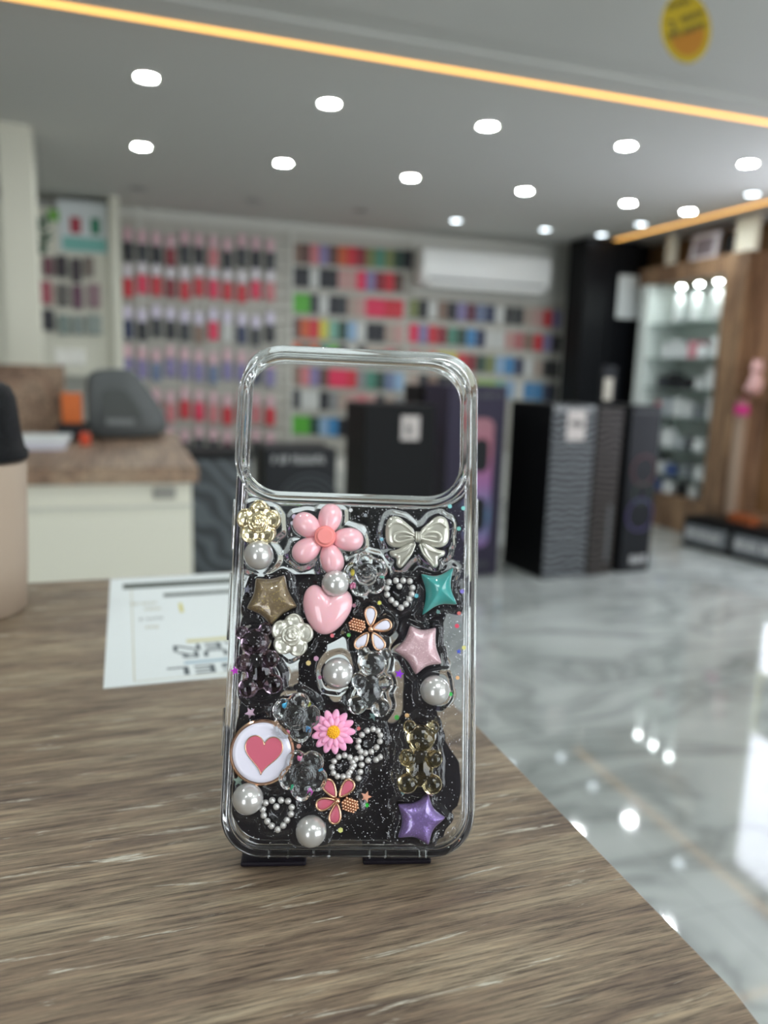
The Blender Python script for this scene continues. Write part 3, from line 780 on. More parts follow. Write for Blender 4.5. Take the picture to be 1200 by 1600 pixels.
# sequins
def sequin(px, py, kind, rgb, r=4.2):
    x, y = L2(px, py, .001); hz, dd, ok = surf(x, y); z = max(hz, .0008) + .00008; R = r * PX; a0 = (px * 7 % 11) / 11; pts = []
    if kind == 'star':
        for k in range(10): q_ = R * (1.25 if k % 2 == 0 else .55); pts.append((x + q_ * math.cos(a0 + k * PI / 5), y + q_ * math.sin(a0 + k * PI / 5)))
    else:
        for k in range(6): pts.append((x + R * .8 * math.cos(a0 + k * PI / 3), y + R * .8 * math.sin(a0 + k * PI / 3)))
    bm = B(); prism(bm, pts, z, z + .00008)
    nm = {'star': 'star_sequin', 'hex': 'sequin'}[kind]
    obj(nm, bm, mat('sequin_%02x%02x%02x' % rgb, rgb, .25, .25), case)
for a in [(367, 1048, 'star', (222, 70, 224), 5.5), (391, 1114, 'star', (206, 176, 196), 7), (572, 1245, 'star', (244, 178, 150), 7), (573, 1258, 'hex', (60, 200, 70), 4), (624, 1053, 'star', (160, 70, 230), 6),
          (593, 942, 'hex', (240, 236, 120), 4), (650, 931, 'hex', (120, 206, 222), 4.5), (717, 958, 'hex', (236, 128, 124), 4), (714, 978, 'hex', (232, 92, 116), 4.5), (725, 1012, 'hex', (232, 228, 150), 4.5),
          (717, 1018, 'star', (90, 110, 220), 3.5), (715, 1059, 'hex', (240, 190, 140), 4), (703, 1084, 'hex', (90, 214, 110), 4), (636, 1118, 'hex', (240, 196, 140), 4.5), (620, 1121, 'hex', (90, 180, 90), 5),
          (703, 791, 'hex', (150, 220, 220), 4.5), (724, 794, 'hex', (150, 226, 220), 4.5), (717, 826, 'hex', (130, 200, 190), 4.5), (482, 1036, 'hex', (238, 214, 150), 5), (494, 1029, 'hex', (220, 170, 200), 5),
          (500, 1058, 'hex', (220, 130, 180), 4), (560, 1138, 'hex', (240, 130, 130), 4), (532, 1297, 'hex', (226, 228, 140), 5), (467, 1165, 'hex', (240, 180, 170), 4.5), (722, 924, 'hex', (150, 136, 220), 4.5),
          (596, 843, 'hex', (140, 200, 222), 4), (571, 805, 'hex', (150, 156, 160), 4), (387, 921, 'star', (120, 120, 134), 6), (373, 1219, 'star', (150, 170, 158), 7), (670, 1237, 'star', (196, 160, 168), 6),
          (583, 1119, 'star', (140, 170, 168), 6), (570, 932, 'star', (200, 204, 204), 5), (629, 1237, 'hex', (120, 150, 156), 4), (553, 946, 'hex', (180, 130, 146), 4), (684, 956, 'hex', (120, 160, 156), 4),
          (519, 993, 'hex', (226, 120, 130), 4), (535, 988, 'hex', (120, 110, 90), 4), (545, 992, 'hex', (130, 220, 120), 4), (460, 808, 'hex', (214, 200, 224), 5), (457, 818, 'hex', (220, 220, 232), 4), (548, 797, 'hex', (220, 224, 224), 4), (482, 887, 'hex', (190, 120, 140), 4)]:
    sequin(*a)
# iridescent flecks inside the clear roses
for (px, py, rgb) in ((444, 1102, (80, 190, 240)), (482, 1101, (220, 226, 90)), (480, 1139, (90, 160, 220)), (448, 1144, (240, 130, 170)), (500, 1203, (80, 190, 240)), (456, 1228, (60, 200, 150)), (483, 1235, (230, 100, 220)), (467, 1184, (230, 120, 170)), (553, 915, (232, 110, 160)), (596, 902, (120, 226, 200)), (551, 895, (222, 200, 80))):
    x, y = L2(px, py, .003); bm = B(); ell(bm, (x, y, .0029), (3.2 * PX, 4.5 * PX, .0004), seg=8, rings=6); obj('iridescent_fleck', bm, mat('fleck_%02x%02x%02x' % rgb, rgb, .2, .3), case)

# ------------------------------------------------------------------ stand behind the case
M_STAND = mat('dark_plum_acrylic', (30, 26, 34), .4, spec=.25)
st = thing('phone_stand', 'black slotted acrylic stand holding the phone case upright on the counter', 'display stand', mw=CM)
zb_ = -.0125
def S2(l): return [(q_[0], max(q_[1], .0008)) for q_ in (L2(x, y, zb_) for x, y in l)]
poly = [(385, 903), (455, 897), (560, 897), (690, 893), (719, 905), (719, 950), (690, 960), (688, 1040), (681, 1108), (692, 1153), (707, 1176), (719, 1195), (719, 1255), (703, 1270), (688, 1318), (680, 1336),
        (372, 1336), (360, 1290), (357, 1200), (358, 1140), (372, 1127), (377, 1080), (372, 1030), (379, 960)]
slots = [[(443, 1000), (466, 1000), (466, 1098), (455, 1106), (443, 1098)], [(509, 990), (545, 990), (545, 1085), (527, 1102), (509, 1085)], [(597, 985), (630, 985), (631, 1110), (622, 1126), (612, 1131), (602, 1126), (597, 1110)]]
bm = B()
def loopv(l): return [bm.verts.new((x, y, zb_)) for x, y in l]
es = []
for l in [smooth_poly(S2(poly), 1)] + [smooth_poly(S2(s), 2) for s in slots]:
    vs = loopv(l); es += [bm.edges.new((vs[i - 1], vs[i])) for i in range(len(vs))]
bmesh.ops.triangle_fill(bm, use_beauty=True, use_dissolve=False, edges=es, normal=(0, 0, 1))
r = bmesh.ops.extrude_face_region(bm, geom=list(bm.faces)); bmesh.ops.translate(bm, vec=(0, 0, -.0025), verts=[g_ for g_ in r['geom'] if isinstance(g_, bmesh.types.BMVert)])
bmesh.ops.recalc_face_normals(bm, faces=bm.faces)
obj('support_plate', bm, M_STAND, st)
# lips under the case (table direction in the case frame)
zt = (CI.to_3x3() @ Vector((0, 0, 1))).normalized()
fw = (n_ - n_.dot(Vector((0, 0, 1))) * Vector((0, 0, 1))).normalized()
side_w = Vector((0, 0, 1)).cross(fw).normalized()
CIE = CI.copy()
def tablebox(name, s0, s1, f0, f1, z0, z1, bev=.0006):
    """box aligned with the table top and the case's facing; s along the case width, f towards the viewer"""
    bm = B(); box(bm, (s0, -f1, z0), (s1, -f0, z1), bev)
    base = Matrix.Translation((c0.x, c0.y, TZ)) @ Matrix((side_w, -fw, Vector((0, 0, 1)))).transposed().to_4x4()
    bmesh.ops.transform(bm, matrix=CI @ base, verts=bm.verts); return obj(name, bm, M_STAND, st)
sa = L2(372, 1340)[0]; sb = L2(478, 1340)[0]; sc = L2(569, 1340)[0]; sd = L2(679, 1340)[0]
sgn = 1 if side_w.dot(u) > 0 else -1
for a, b in ((sa, sb), (sc, sd)):
    lo, hi = sorted((sgn * a, sgn * b)); tablebox('front_lip', lo, hi, -.075, -.0055, .0002, .0018)
lo, hi = sorted((sgn * sa, sgn * sd)); tablebox('base_bar', lo, hi, -.080, -.070, .0002, .0052)

# ------------------------------------------------------------------ flyer on the counter
t = thing('price_flyer', 'white printed flyer lying upside down on the counter behind the phone case', 'flyer', (-.0135, .3600, TZ + .0001))
def fly(px, py): p = on_z(px, py, TZ); return (p.x + .0135, p.y - .3600)
FW, FD = .148, .194
bm = B(); box(bm, (0, 0, 0), (FW, FD, .0004)); obj('sheet', bm, M_PAPER, t)
bm = B()
for a, b in (((.0135, .004), (FW - .006, .0046)), ((.0135, .004), (.0141, FD - .02))): box(bm, (a[0], a[1], .0004), (b[0], b[1], .0005))
obj('border_line', bm, mat('beige_ink', (196, 192, 170), .6), t)
def bars(name, quads, m):
    bm = B()
    for (x0, y0, x1, y1) in quads:
        a = fly(x0, y1); c_ = fly(x0, y0); b = fly(x1, y1 - .04 * (x1 - x0)); box(bm, (a[0], a[1], .00045), (min(b[0], FW), c_[1], .00055))
    return obj(name, bm, m, t)
bars('header_bar', [(192, 914, 400, 922)], mat('dark_green_ink', (62, 70, 62), .6)); bars('header_bar', [(256, 929, 380, 934)], mat('dark_green_ink'))
bars('yellow_mark', [(282, 944, 287, 958)], mat('yellow_ink', (206, 196, 90), .6))
for i, (x0, x1, y, c) in enumerate(((204, 250, 947, 'beige_ink'), (226, 254, 955, 'beige_ink'), (218, 262, 971, 'grey_ink_light'), (228, 256, 984, 'beige_ink'))):
    a = fly(x0, y); b = fly(x1, y); strokes('small_print', mat(c, (170, 172, 168), .6), t, a[0], b[0], a[1], .004, .0005, i, 'XY', .0001)
fm = lambda px, py, s=1.0: Matrix.Translation((fly(px, py)[0], fly(px, py)[1], .0005)) @ Matrix.Rotation(PI, 4, 'Z') @ Matrix.Diagonal((s, 1.0, 1, 1))
M_TXT = mat('slate_ink', (84, 92, 96), .6)
text('headline', 'GEL', .015, M_TXT, t, fm(332, 1045, 1.7)); text('headline', 'UR', .013, M_TXT, t, fm(318, 1022, 1.6)); text('headline', 'AEN', .013, M_TXT, t, fm(330, 1010, 1.7))
bars('colour_rule', [(288, 1036, 375, 1039)], mat('blue_ink', (140, 170, 186), .6)); bars('colour_rule', [(292, 1001, 375, 1006)], mat('yellow_ink_pale', (206, 202, 160), .6))

# ------------------------------------------------------------------ bottle at the left edge
t = thing('tumbler', 'beige tumbler with speckled black cap at the left edge of the counter', 'bottle', (-.0935, .5, TZ))
bm = B(); lathe(bm, [(.001, 0), (.0305, 0), (.0325, .002), (.0345, .03), (.0365, .09), (.0365, .0905), (.030, .092)], 48); autosmooth(obj('body', bm, mat('beige_matt_coating', (178, 160, 142), .5), t), 50)
m, nt, b = nodes('speckled_black_cap', .6, spec=.2); tc = N(nt, 'ShaderNodeTexCoord'); vo = N(nt, 'ShaderNodeTexNoise'); vo.inputs['Scale'].default_value = 900
nt.links.new(tc.outputs['Object'], vo.inputs['Vector']); r_ = ramp(nt, [(.6, (6, 7, 9)), (.74, (60, 62, 66))]); nt.links.new(vo.outputs['Fac'], r_.inputs[0]); nt.links.new(r_.outputs[0], b.inputs['Base Color'])
bm = B(); lathe(bm, [(.03, .0925), (.0375, .0925), (.0378, .097), (.0360, .099), (.0345, .108), (.0325, .128), (.0300, .134), (.026, .1365), (.001, .137)], 48); autosmooth(obj('cap', bm, m, t), 50)

# ------------------------------------------------------------------ rear left counter
t = thing('counter', 'white fronted counter with oak worktop behind the left of the foreground counter', 'counter', (0, 0, 0))
bm = B(); box(bm, (-1.9, 1.96, .86), (.17, 2.98, .90), .002); obj('worktop', bm, M_WOODH, t)
bm = B(); box(bm, (-1.88, 2.0, 0), (.155, 2.9, .859)); obj('cabinet_body', bm, M_CREAM, t)
bm = B(); box(bm, (.06, 1.992, .815), (.115, 2.0, .845), .001); obj('cable_cover', bm, mat('grey_plastic', (150, 148, 140), .5), t)
bm = B(); box(bm, (-1.9, 1.985, .795), (.157, 1.999, .80)); obj('edge_strip', bm, M_WHITE, t)
bm = B(); box(bm, (-1.9, 2.90, .901), (-.20, 2.98, 1.135), .003); obj('raised_ledge', bm, M_WOODH, t)
# grey hard case
cp = [(135, 640), (133, 590), (143, 573), (198, 571), (215, 580), (258, 640), (262, 664), (250, 678), (225, 681), (150, 681), (138, 672)]
Yc = 2.74
pts = [on_y(x, y, Yc) for x, y in cp]; zmin = min(p.z for p in pts); cz = .901 - zmin
pp = smooth_poly([(p.x, p.z + cz) for p in pts], 2)
t = thing('hard_shell_case', 'grey rounded hard shell case standing on the rear counter', 'case', (0, Yc, 0))
bm = B(); prism(bm, pp, -.02, .13, .018, 'XZ'); o = autosmooth(obj('shell', bm, mat('grey_hard_shell', (84, 88, 88), .45), t), 60)
cx = sum(p[0] for p in pp) / len(pp); czz = sum(p[1] for p in pp) / len(pp)
ins = [((x - cx) * .5 + cx - .01, (z - czz) * .5 + czz) for x, z in pp]; bm = B(); prism(bm, ins, -.0235, -.019, .002, 'XZ'); obj('raised_panel', bm, mat('grey_panel', (72, 76, 74), .5), t)
bm = B(); box(bm, (cx - .055, -.0265, czz - .055), (cx + .035, -.0236, czz - .035), .001); obj('name_plate', bm, mat('light_grey_plate', (122, 126, 126), .4), t)
# stationery beside it
def cbox(name, label, cat, px0, px1, py0, py1, Y, d, m, z=.9003):
    a = on_y(px0, py1, Y); b = on_y(px1, py0, Y); h = b.z - a.z
    bm = B(); box(bm, (0, 0, 0), (b.x - a.x, d, h), min(.004, h / 5)); o = obj(name, bm, m, loc=(a.x, Y, z)); tag(o, label, cat); return o
cbox('orange_carton', 'orange carton standing left of the grey hard shell case', 'box', 96, 126, 592, 640, 2.72, .05, mat('orange_card', (206, 104, 40), .5), .949)
cbox('card_terminal', 'black device lying under the orange carton', 'device', 88, 132, 636, 662, 2.62, .18, M_DARK)
cbox('red_tape_roll', 'small orange red block at the foot of the grey hard shell case', 'block', 124, 140, 662, 681, 2.5, .04, mat('red_orange_plastic', (206, 76, 44), .4))
t = thing('paper_stack', 'stack of white papers on the rear counter beside the tumbler', 'papers', (-.33, 2.38, .9003))
for k in range(4):
    bm = B(); box(bm, (-.02 + .004 * k, 0, .007 * k), (.16 + .003 * k, .22, .007 * k + .0068)); obj('sheet', bm, M_PAPER if k % 2 else mat('lilac_paper', (206, 202, 220), .5), t)
cbox('receipt_printer', 'small white printer standing on the ledge behind the orange carton', 'printer', 86, 132, 556, 581, 2.91, .06, M_WHITE, 1.1352)

# ------------------------------------------------------------------ left rear partition and side display
bm = B(); box(bm, (-.56, 4.46, 0), (-.41, 4.60, ZC)); struct('trim_1', bm, M_CREAM)
bm = B(); box(bm, (-.07, 6.02, 0), (.0, 6.38, ZC)); struct('trim_2', bm, M_CREAM)
bm = B(); box(bm, (-1.2, 6.10, 1.05), (-.07, 6.16, 2.2)); struct('wall_panel_left', bm, M_CREAM)
def frontal(name, label, cat, px0, py0, px1, py1, Y, d, m, grp=None, bev=.003):
    a = on_y(px0, py1, Y); b = on_y(px1, py0, Y); cy = (a.z + b.z) / 2
    x0, x1 = a.x, b.x
    bm = B(); box(bm, (0, 0, 0), (abs(x1 - x0), d, abs(b.z - a.z)), bev); o = obj(name, bm, m, loc=(min(x0, x1), Y, min(a.z, b.z))); tag(o, label, cat, grp); return o
t = frontal('price_poster', 'white poster with a red and a green figure on the left rear panel', 'poster', 92, 318, 166, 392, 6.085, .012, M_PAPER)
for (x0, y0, x1, y1, rgb, nm) in ((110, 340, 126, 364, (176, 60, 76), 'red_figure'), (142, 342, 156, 366, (40, 130, 96), 'green_figure'), (98, 374, 166, 390, (126, 190, 180), 'teal_band'), (76, 328, 92, 345, (120, 180, 80), 'green_note')):
    a = on_y(x0, y1, 6.083); b = on_y(x1, y0, 6.083); bm = B(); box(bm, (a.x - t.location.x, -.003, a.z - t.location.z), (b.x - t.location.x, -.0005, b.z - t.location.z)); obj(nm, bm, mat('ink_' + nm, rgb, .5), t, label=nm.replace('_', ' '))
# hanging packs on that panel
packs = [(60, 345, 72, 385, (40, 90, 60)), (68, 402, 82, 430, (120, 72, 84)), (88, 400, 104, 432, (58, 50, 56)), (112, 404, 126, 440, (70, 60, 66)), (132, 402, 146, 432, (128, 116, 108)), (64, 440, 80, 474, (176, 92, 104)),
         (90, 444, 106, 478, (104, 100, 96)), (114, 446, 128, 482, (110, 72, 92)), (138, 444, 156, 480, (150, 122, 128)), (64, 484, 84, 516, (56, 56, 62)), (92, 492, 108, 522, (132, 146, 140)), (114, 494, 130, 522, (140, 150, 146)), (136, 492, 158, 522, (150, 160, 154))]
rows_l = ['top', 'top', 'top', 'top', 'top', 'middle', 'middle', 'middle', 'middle', 'lower', 'lower', 'lower', 'lower']
cn = ['green', 'mauve', 'dark brown', 'dark grey', 'taupe', 'rosy', 'grey', 'plum', 'dusty pink', 'charcoal', 'pale green', 'grey green', 'light green']
for (x0, y0, x1, y1, rgb), rw, c_ in zip(packs, rows_l, cn):
    if c_ == 'green': continue
    frontal('accessory_pack', '%s accessory pack hanging on the left rear panel, %s row' % (c_, rw), 'pack', x0, y0, x1, y1, 6.06, .03, mat('pack_%02x%02x%02x' % rgb, rgb, .5), 'accessory packs on the left rear panel')
# trailing plant beside the partition post
t = thing('hanging_plant', 'dark green trailing plant hanging beside the left white post', 'plant', (-.40, 4.75, 1.75)); 
bm = B(); box(bm, (-.001, -.001, .0), (.001, .001, .54)); obj('cord', bm, M_DARK, t)
bm = B(); rnd = random.Random(3)
for k in range(40):
    a = rnd.uniform(0, 6.28); z = rnd.uniform(-.02, .16); ell(bm, (rnd.uniform(.005, .05) * math.cos(a), .04 * math.sin(a), z), (.022, .012, .006), rot=Matrix.Rotation(a, 4, 'Z') @ Matrix.Rotation(rnd.uniform(-1, 1), 4, 'Y'), seg=8, rings=5)
obj('leaves', bm, mat('dark_leaf', (40, 84, 60), .5), t, True)

# ------------------------------------------------------------------ slat wall with phone cases
bm = B()
YS = 6.36
for k in range(17):
    z = .45 + k * .105
    x1 = 3.86 if z + .1 < 1.82 else 2.33
    box(bm, (.0, YS, z), (x1, YS + .03, z + .097), .003, 1)
M_SLAT = mat('slat_board', (186, 184, 174), .5)
tag(obj('slat_wall', bm, M_SLAT), 'white grooved slat wall across the back of the shop', 'display wall')
for x, l in ((.13, 'left'), (1.30, 'middle'), (3.83, 'right')):
    bm = B(); box(bm, (x - .014, YS - .02, .3), (x + .014, YS - .001, 2.22 if x < 2 else 1.9), .002); tag(obj('upright_channel', bm, M_WHITE), 'white metal upright on the slat wall, %s one' % l, 'upright', 'slat wall uprights')
PAL = dict(black=(34, 36, 42), charcoal=(52, 56, 60), white=(206, 208, 204), beige=(176, 158, 146), pinkish=(198, 156, 150), pink=(206, 126, 130), hotpink=(226, 52, 92), red=(206, 48, 62), darkred=(138, 40, 52), lavender=(136, 128, 172),
           brown=(98, 72, 64), orange=(206, 98, 58), olive=(122, 132, 82), lime=(152, 186, 108), teal=(78, 140, 120), darkgreen=(44, 74, 62), green=(92, 176, 62), yellow=(208, 200, 84), lightblue=(146, 178, 208), blue=(64, 136, 190), navy=(50, 60, 92),
           greyblue=(112, 126, 158), tan=(136, 112, 98), mint=(124, 176, 158), maroon=(98, 42, 62), grey=(140, 142, 142), rose=(186, 110, 112))
CW = dict(hotpink='hot pink', darkred='dark red', lightblue='light blue', darkgreen='dark green', greyblue='grey blue')
proto = {}
def case_mesh(c):
    if c in proto: return proto[c]
    bm = B(); prism(bm, rr_pts(0, -.077, .080, .154, .012, 4), 0, .012, .003, 'XZ')
    me = bpy.data.meshes.new('phone_case_on_hook'); bm.to_mesh(me); bm.free(); me.materials.append(mat('case_' + c, PAL[c], .45)); 
    bm = B(); prism(bm, rr_pts(-.018, -.026, .034, .036, .008, 3), -.004, -.0002, .001, 'XZ')
    m2 = bpy.data.meshes.new('camera_surround'); bm.to_mesh(m2); bm.free(); m2.materials.append(mat('case_' + c))
    proto[c] = (me, m2); return proto[c]
def hang_case(px, py, c, row, k, where):
    p = on_y(px, py, YS - .035); me, m2 = case_mesh(c)
    o = bpy.data.objects.new('hanging_phone_case', me); COL.objects.link(o); o.location = (p.x, YS - .0135, p.z + .083)
    tag(o, '%s phone case %s, %s row, %s from the left' % (CW.get(c, c), where, ORD[row], ORD[k]), 'phone case', 'phone cases hung on the slat wall')
    h = bpy.data.objects.new('camera_surround', m2); COL.objects.link(h); h.parent = o
MID = [(401, 'tan brown pink lavender brown orange red darkred olive teal olive darkgreen black'.split()),
       (438, 'black black white black black pinkish pinkish hotpink lavender darkred red brown'.split()),
       (479, 'green green charcoal white black charcoal beige pinkish hotpink hotpink red red'.split()),
       (518, 'brown orange red yellow mint darkgreen lightblue white black black beige pinkish'.split()),
       (555, 'orange tan orange teal green charcoal white black beige beige rose tan'.split()),
       (593, 'tan pink lavender brown hotpink hotpink red grey teal darkgreen greyblue lightblue'.split()),
       (630, 'charcoal white white black grey beige pinkish pink pinkish black beige grey'.split()),
       (670, 'green green darkgreen lightblue blue black'.split())]
for r, (y, cs) in enumerate(MID):
    for k, c in enumerate(cs):
        x = 463 + k * (14.7 if r not in (5,) else 14.7); yy = y + (x - 545) * .06
        hang_case(x, yy, c, r, k, 'left of the air conditioner')
RGT = [(491, 'olive black white tan black lavender maroon greyblue navy white charcoal charcoal beige pinkish red lavender'.split()),
       (530, 'hotpink lavender red darkred teal darkgreen blue navy white white pinkish rose tan red lavender black'.split()),
       (570, 'rose beige orange yellow yellow red darkred darkgreen olive lightblue blue navy white beige black black'.split()),
       (607, 'beige black tan black black red rose lime lime mint lightblue white blue blue navy charcoal'.split())]
for r, (y, cs) in enumerate(RGT):
    for k, c in enumerate(cs):
        x = 648 + k * 15.0; yy = y + (x - 760) * .075
        hang_case(x, yy, c, r, k, 'beneath the air conditioner')
# packaged cases on the left slat wall
pk = {}
M_HEAD = mat('header_card', (232, 226, 232), .5)
def pack(px, py, c, row, k, head=M_HEAD, hn='white'):
    p = on_y(px, py, YS - .06); 
    if (c, hn) not in pk:
        bm = B(); prism(bm, rr_pts(0, -.070, .072, .14, .006, 3), 0, .018, .002, 'XZ'); me = bpy.data.meshes.new('packaged_case'); bm.to_mesh(me); bm.free(); me.materials.append(mat('case_' + c, PAL[c], .45))
        bm = B(); prism(bm, rr_pts(0, .052, .060, .10, .02, 3), 0, .018, .002, 'XZ'); m2 = bpy.data.meshes.new('header_card'); bm.to_mesh(m2); bm.free(); m2.materials.append(head); pk[(c, hn)] = (me, m2)
    me, m2 = pk[(c, hn)]
    o = bpy.data.objects.new('packaged_phone_case', me); COL.objects.link(o); o.location = (p.x, YS - .05 + (k % 2) * .012, p.z)
    tag(o, '%s phone case under %s card, left slat wall, %s row, %s from left' % (CW.get(c, c), hn, ORD[row], ORD[k]), 'phone case', 'packaged phone cases on the left slat wall')
    h = bpy.data.objects.new('header_card', m2); COL.objects.link(h); h.parent = o; h['label'] = '%s header card' % hn
M_HP = mat('pink_header_card', (222, 184, 192), .5); M_HL = mat('lilac_header_card', (226, 218, 238), .5)
LEFT = [(386, M_HP, 'pink', 'black charcoal black darkred charcoal black pink black charcoal black charcoal black'.split()),
        (436, M_HEAD, 'white', 'red hotpink red darkred red red hotpink red red hotpink pink hotpink'.split()),
        (504, M_HL, 'lilac', 'navy black charcoal black charcoal tan hotpink white navy charcoal black navy'.split()),
        (566, M_HP, 'pink', 'lavender lavender greyblue lavender lavender lavender greyblue lavender lavender navy lavender lavender'.split()),
        (630, M_HP, 'pink', 'pink red rose pink red hotpink pink red rose pink red pink'.split()),
        (688, M_HP, 'pink', 'black charcoal black maroon black charcoal black maroon black charcoal tan black'.split())]
for r, (y, hm, hn, cs) in enumerate(LEFT):
    for k, c in enumerate(cs[:11]):
        x = 200 + k * 22.3; yy = y + (x - 300) * .055 + ((k * 5 + r * 3) % 4 - 1.5) * 2.2
        pack(x, yy, c, r, k, hm, hn)
# top row leftovers: small white price rail
# ------------------------------------------------------------------ air conditioner
t = thing('air_conditioner', 'white split air conditioner mounted high on the back wall', 'air conditioner', (2.33, 6.08, 1.865))
prof = [(.27, 0), (.27, .30), (.06, .305), (.02, .29), (.0, .25), (.0, .07), (.03, .02), (.08, 0)]
bm = B(); q = smooth_poly([(a, b) for a, b in prof], 1); prism(bm, q, 0, 1.18, .008, 'YZ'); autosmooth(obj('housing', bm, mat('white_appliance_plastic', (244, 245, 242), .3), t), 40)
bm = B(); box(bm, (.06, -.006, .042), (1.12, .03, .052), .001); obj('air_slot', bm, mat('slot_shadow_grey', (70, 72, 72), .5), t)
bm = B(); box(bm, (.06, .0, -.012), (1.12, .05, .020), .004); obj('louvre', bm, mat('white_appliance_plastic'), t)
bm = B(); box(bm, (.0, .225, -.06), (1.18, .262, -.02), .004); obj('pipe_duct', bm, M_WHITE, t)

# ------------------------------------------------------------------ black column, sign, small stand
bm = B(); box(bm, (3.86, 5.95, 0), (4.40, 6.35, ZC)); struct('trim_3', bm, M_BLACK)
a = on_y(888, 400, 6.03)
t = thing('tall_cabinet', 'tall black cabinet reaching the ceiling right of the air conditioner', 'cabinet', (a.x, 5.75, 0))
bm = B(); box(bm, (0, .015, .001), (.52, .27, 2.285), .004); obj('carcass', bm, M_BLACK, t)
bm = B(); box(bm, (.01, 0, .02), (.255, .014, 2.27), .002); obj('door', bm, mat('black_door', (13, 15, 19), .4, spec=.3), t); bm = B(); box(bm, (.265, 0, .02), (.51, .014, 2.27), .002); obj('door', bm, mat('black_door'), t)
frontal('paper_notice', 'blank white notice fixed to the front of the tall black cabinet', 'notice', 963, 432, 1010, 497, 5.70, .012, M_PAPER)
LY = 3.98
t = frontal('leaflet_holder', 'leaflet holder with pale card standing on the patterned boxes', 'leaflet holder', 940, 558, 966, 616, LY, .03, M_DARK)
t.location.z = 1.0006
bm = B(); box(bm, (.012, -.004, .02), (.068, -.0005, .15)); obj('leaflet', bm, mat('pale_card', (190, 184, 170), .5), t)

# ------------------------------------------------------------------ speaker cartons
M_W1 = waves('grey_wave_print', (18, 20, 24), (132, 136, 140), 9, 5, 'Z', 1.2, .45)
M_W2 = waves('brown_grey_wave_print', (16, 15, 16), (84, 78, 75), 9.5, 5, 'Z', 1.2, .5)
M_W3 = waves('charcoal_wave_print', (44, 50, 54), (84, 92, 96), 6, 6, 'DIAGONAL', 1.2, .5)
def carton(name, label, pl, pc, pr, h, mats, depth=None, rot=None, start=None):
    """standing carton from floor corners: left, near corner, right (pixels)"""
    c_ = on_z(*pc, 0)
    l_ = on_z(*pl, 0) if pl else None; r_ = on_z(*pr, 0)
    ex = r_ - c_; ey = (l_ - c_) if l_ else Vector((-ex.y, ex.x, 0)).normalized() * depth
    # square up
    exn = ex.normalized()
    if rot is not None: exn = rot
    if start is not None: ex = r_ - start; c_ = start
    ex = exn * ex.dot(exn); eyn = Vector((-exn.y, exn.x, 0)); 
    wx = ex.length; wy = depth
    if l_:      # depth of the carton from where its far left corner stands
        al = RW.transposed() @ (l_ - CAM); target = al.x / -al.z; wy = .05
        while wy < .6:
            q_ = RW.transposed() @ (c_ + eyn * wy - CAM)
            if q_.x / -q_.z <= target: break
            wy += .005
    t = thing(name, label, 'box', (c_.x, c_.y, 0), math.atan2(exn.y, exn.x))
    bm = B(); box(bm, (0, 0, 0.0005), (wx, wy, h), .003, 1); bm.faces.ensure_lookup_table()
    obj('carton', bm, mats[0], t)
    if mats[1]:
        bm = B(); box(bm, (.001, -.0015, .004), (wx - .001, -.0002, h - .004)); obj('printed_front', bm, mats[1], t)
    return t, wx, wy
t, wx, wy = carton('speaker_carton', 'black speaker carton with grey wave print and white sticker, nearest on the marble', (785, 895), (846, 906), (912, 900), 1.0, (M_BLACK, M_W1))
ROT = Vector((math.cos(t.rotation_euler.z), math.sin(t.rotation_euler.z), 0)); S2_ = Vector(t.location) + ROT * (wx + .012)
bm = B(); box(bm, (wx * .33, -.004, .80), (wx * .33 + .125, -.002, .965), .0008); s_ = obj('sticker', bm, mat('white_sticker', (206, 198, 194), .5), t, label='white energy sticker')
strokes('sticker_print', M_DARK, s_, wx * .33 + .02, wx * .33 + .11, .875, .035, -.0041, 3)
strokes('title_print', M_WINK, t, .01, wx - .01, .965, .02, -.0021, 5)
t, wx, wy = carton('speaker_carton', 'black speaker carton with brownish wave print right of the nearest one', None, (914, 899), (950, 895), .985, (M_BLACK, M_W2), .34, ROT, S2_)
S3_ = Vector(t.location) + ROT * (wx + .06)
bm = B(); box(bm, (wx - .055, -.003, .08), (wx - .03, -.0018, .42)); obj('side_text_strip', bm, M_INK, t)
t, wx, wy = carton('speaker_carton', 'black speaker carton with dim purple speaker picture at the right end', None, (964, 894), (1003, 888), 1.0, (M_BLACK, M_DARK), .3, ROT, S3_)
rg = lambda zc, r, m_: obj('printed_ring', lathe_front(wx * .55, zc, r), m_, t)
def lathe_front(x, z, r, th=.008, y=-.0025):
    bm = B(); pts = [(x + r * math.cos(2 * PI * i / 32), y, z + r * math.sin(2 * PI * i / 32)) for i in range(32)]; tube(bm, pts, th * .5, 6, closed=True); return bm
rg(.62, .085, mat('dim_rose_ink', (110, 66, 72), .5)); rg(.35, .095, mat('dim_violet_ink', (84, 72, 128), .5)); rg(.48, .06, mat('dim_green_ink', (52, 78, 62), .5))
strokes('title_print', M_INK, t, .01, wx - .01, .955, .018, -.0021, 8); strokes('model_print', M_WINK, t, wx * .35, wx - .02, .05, .05, -.0021, 9)
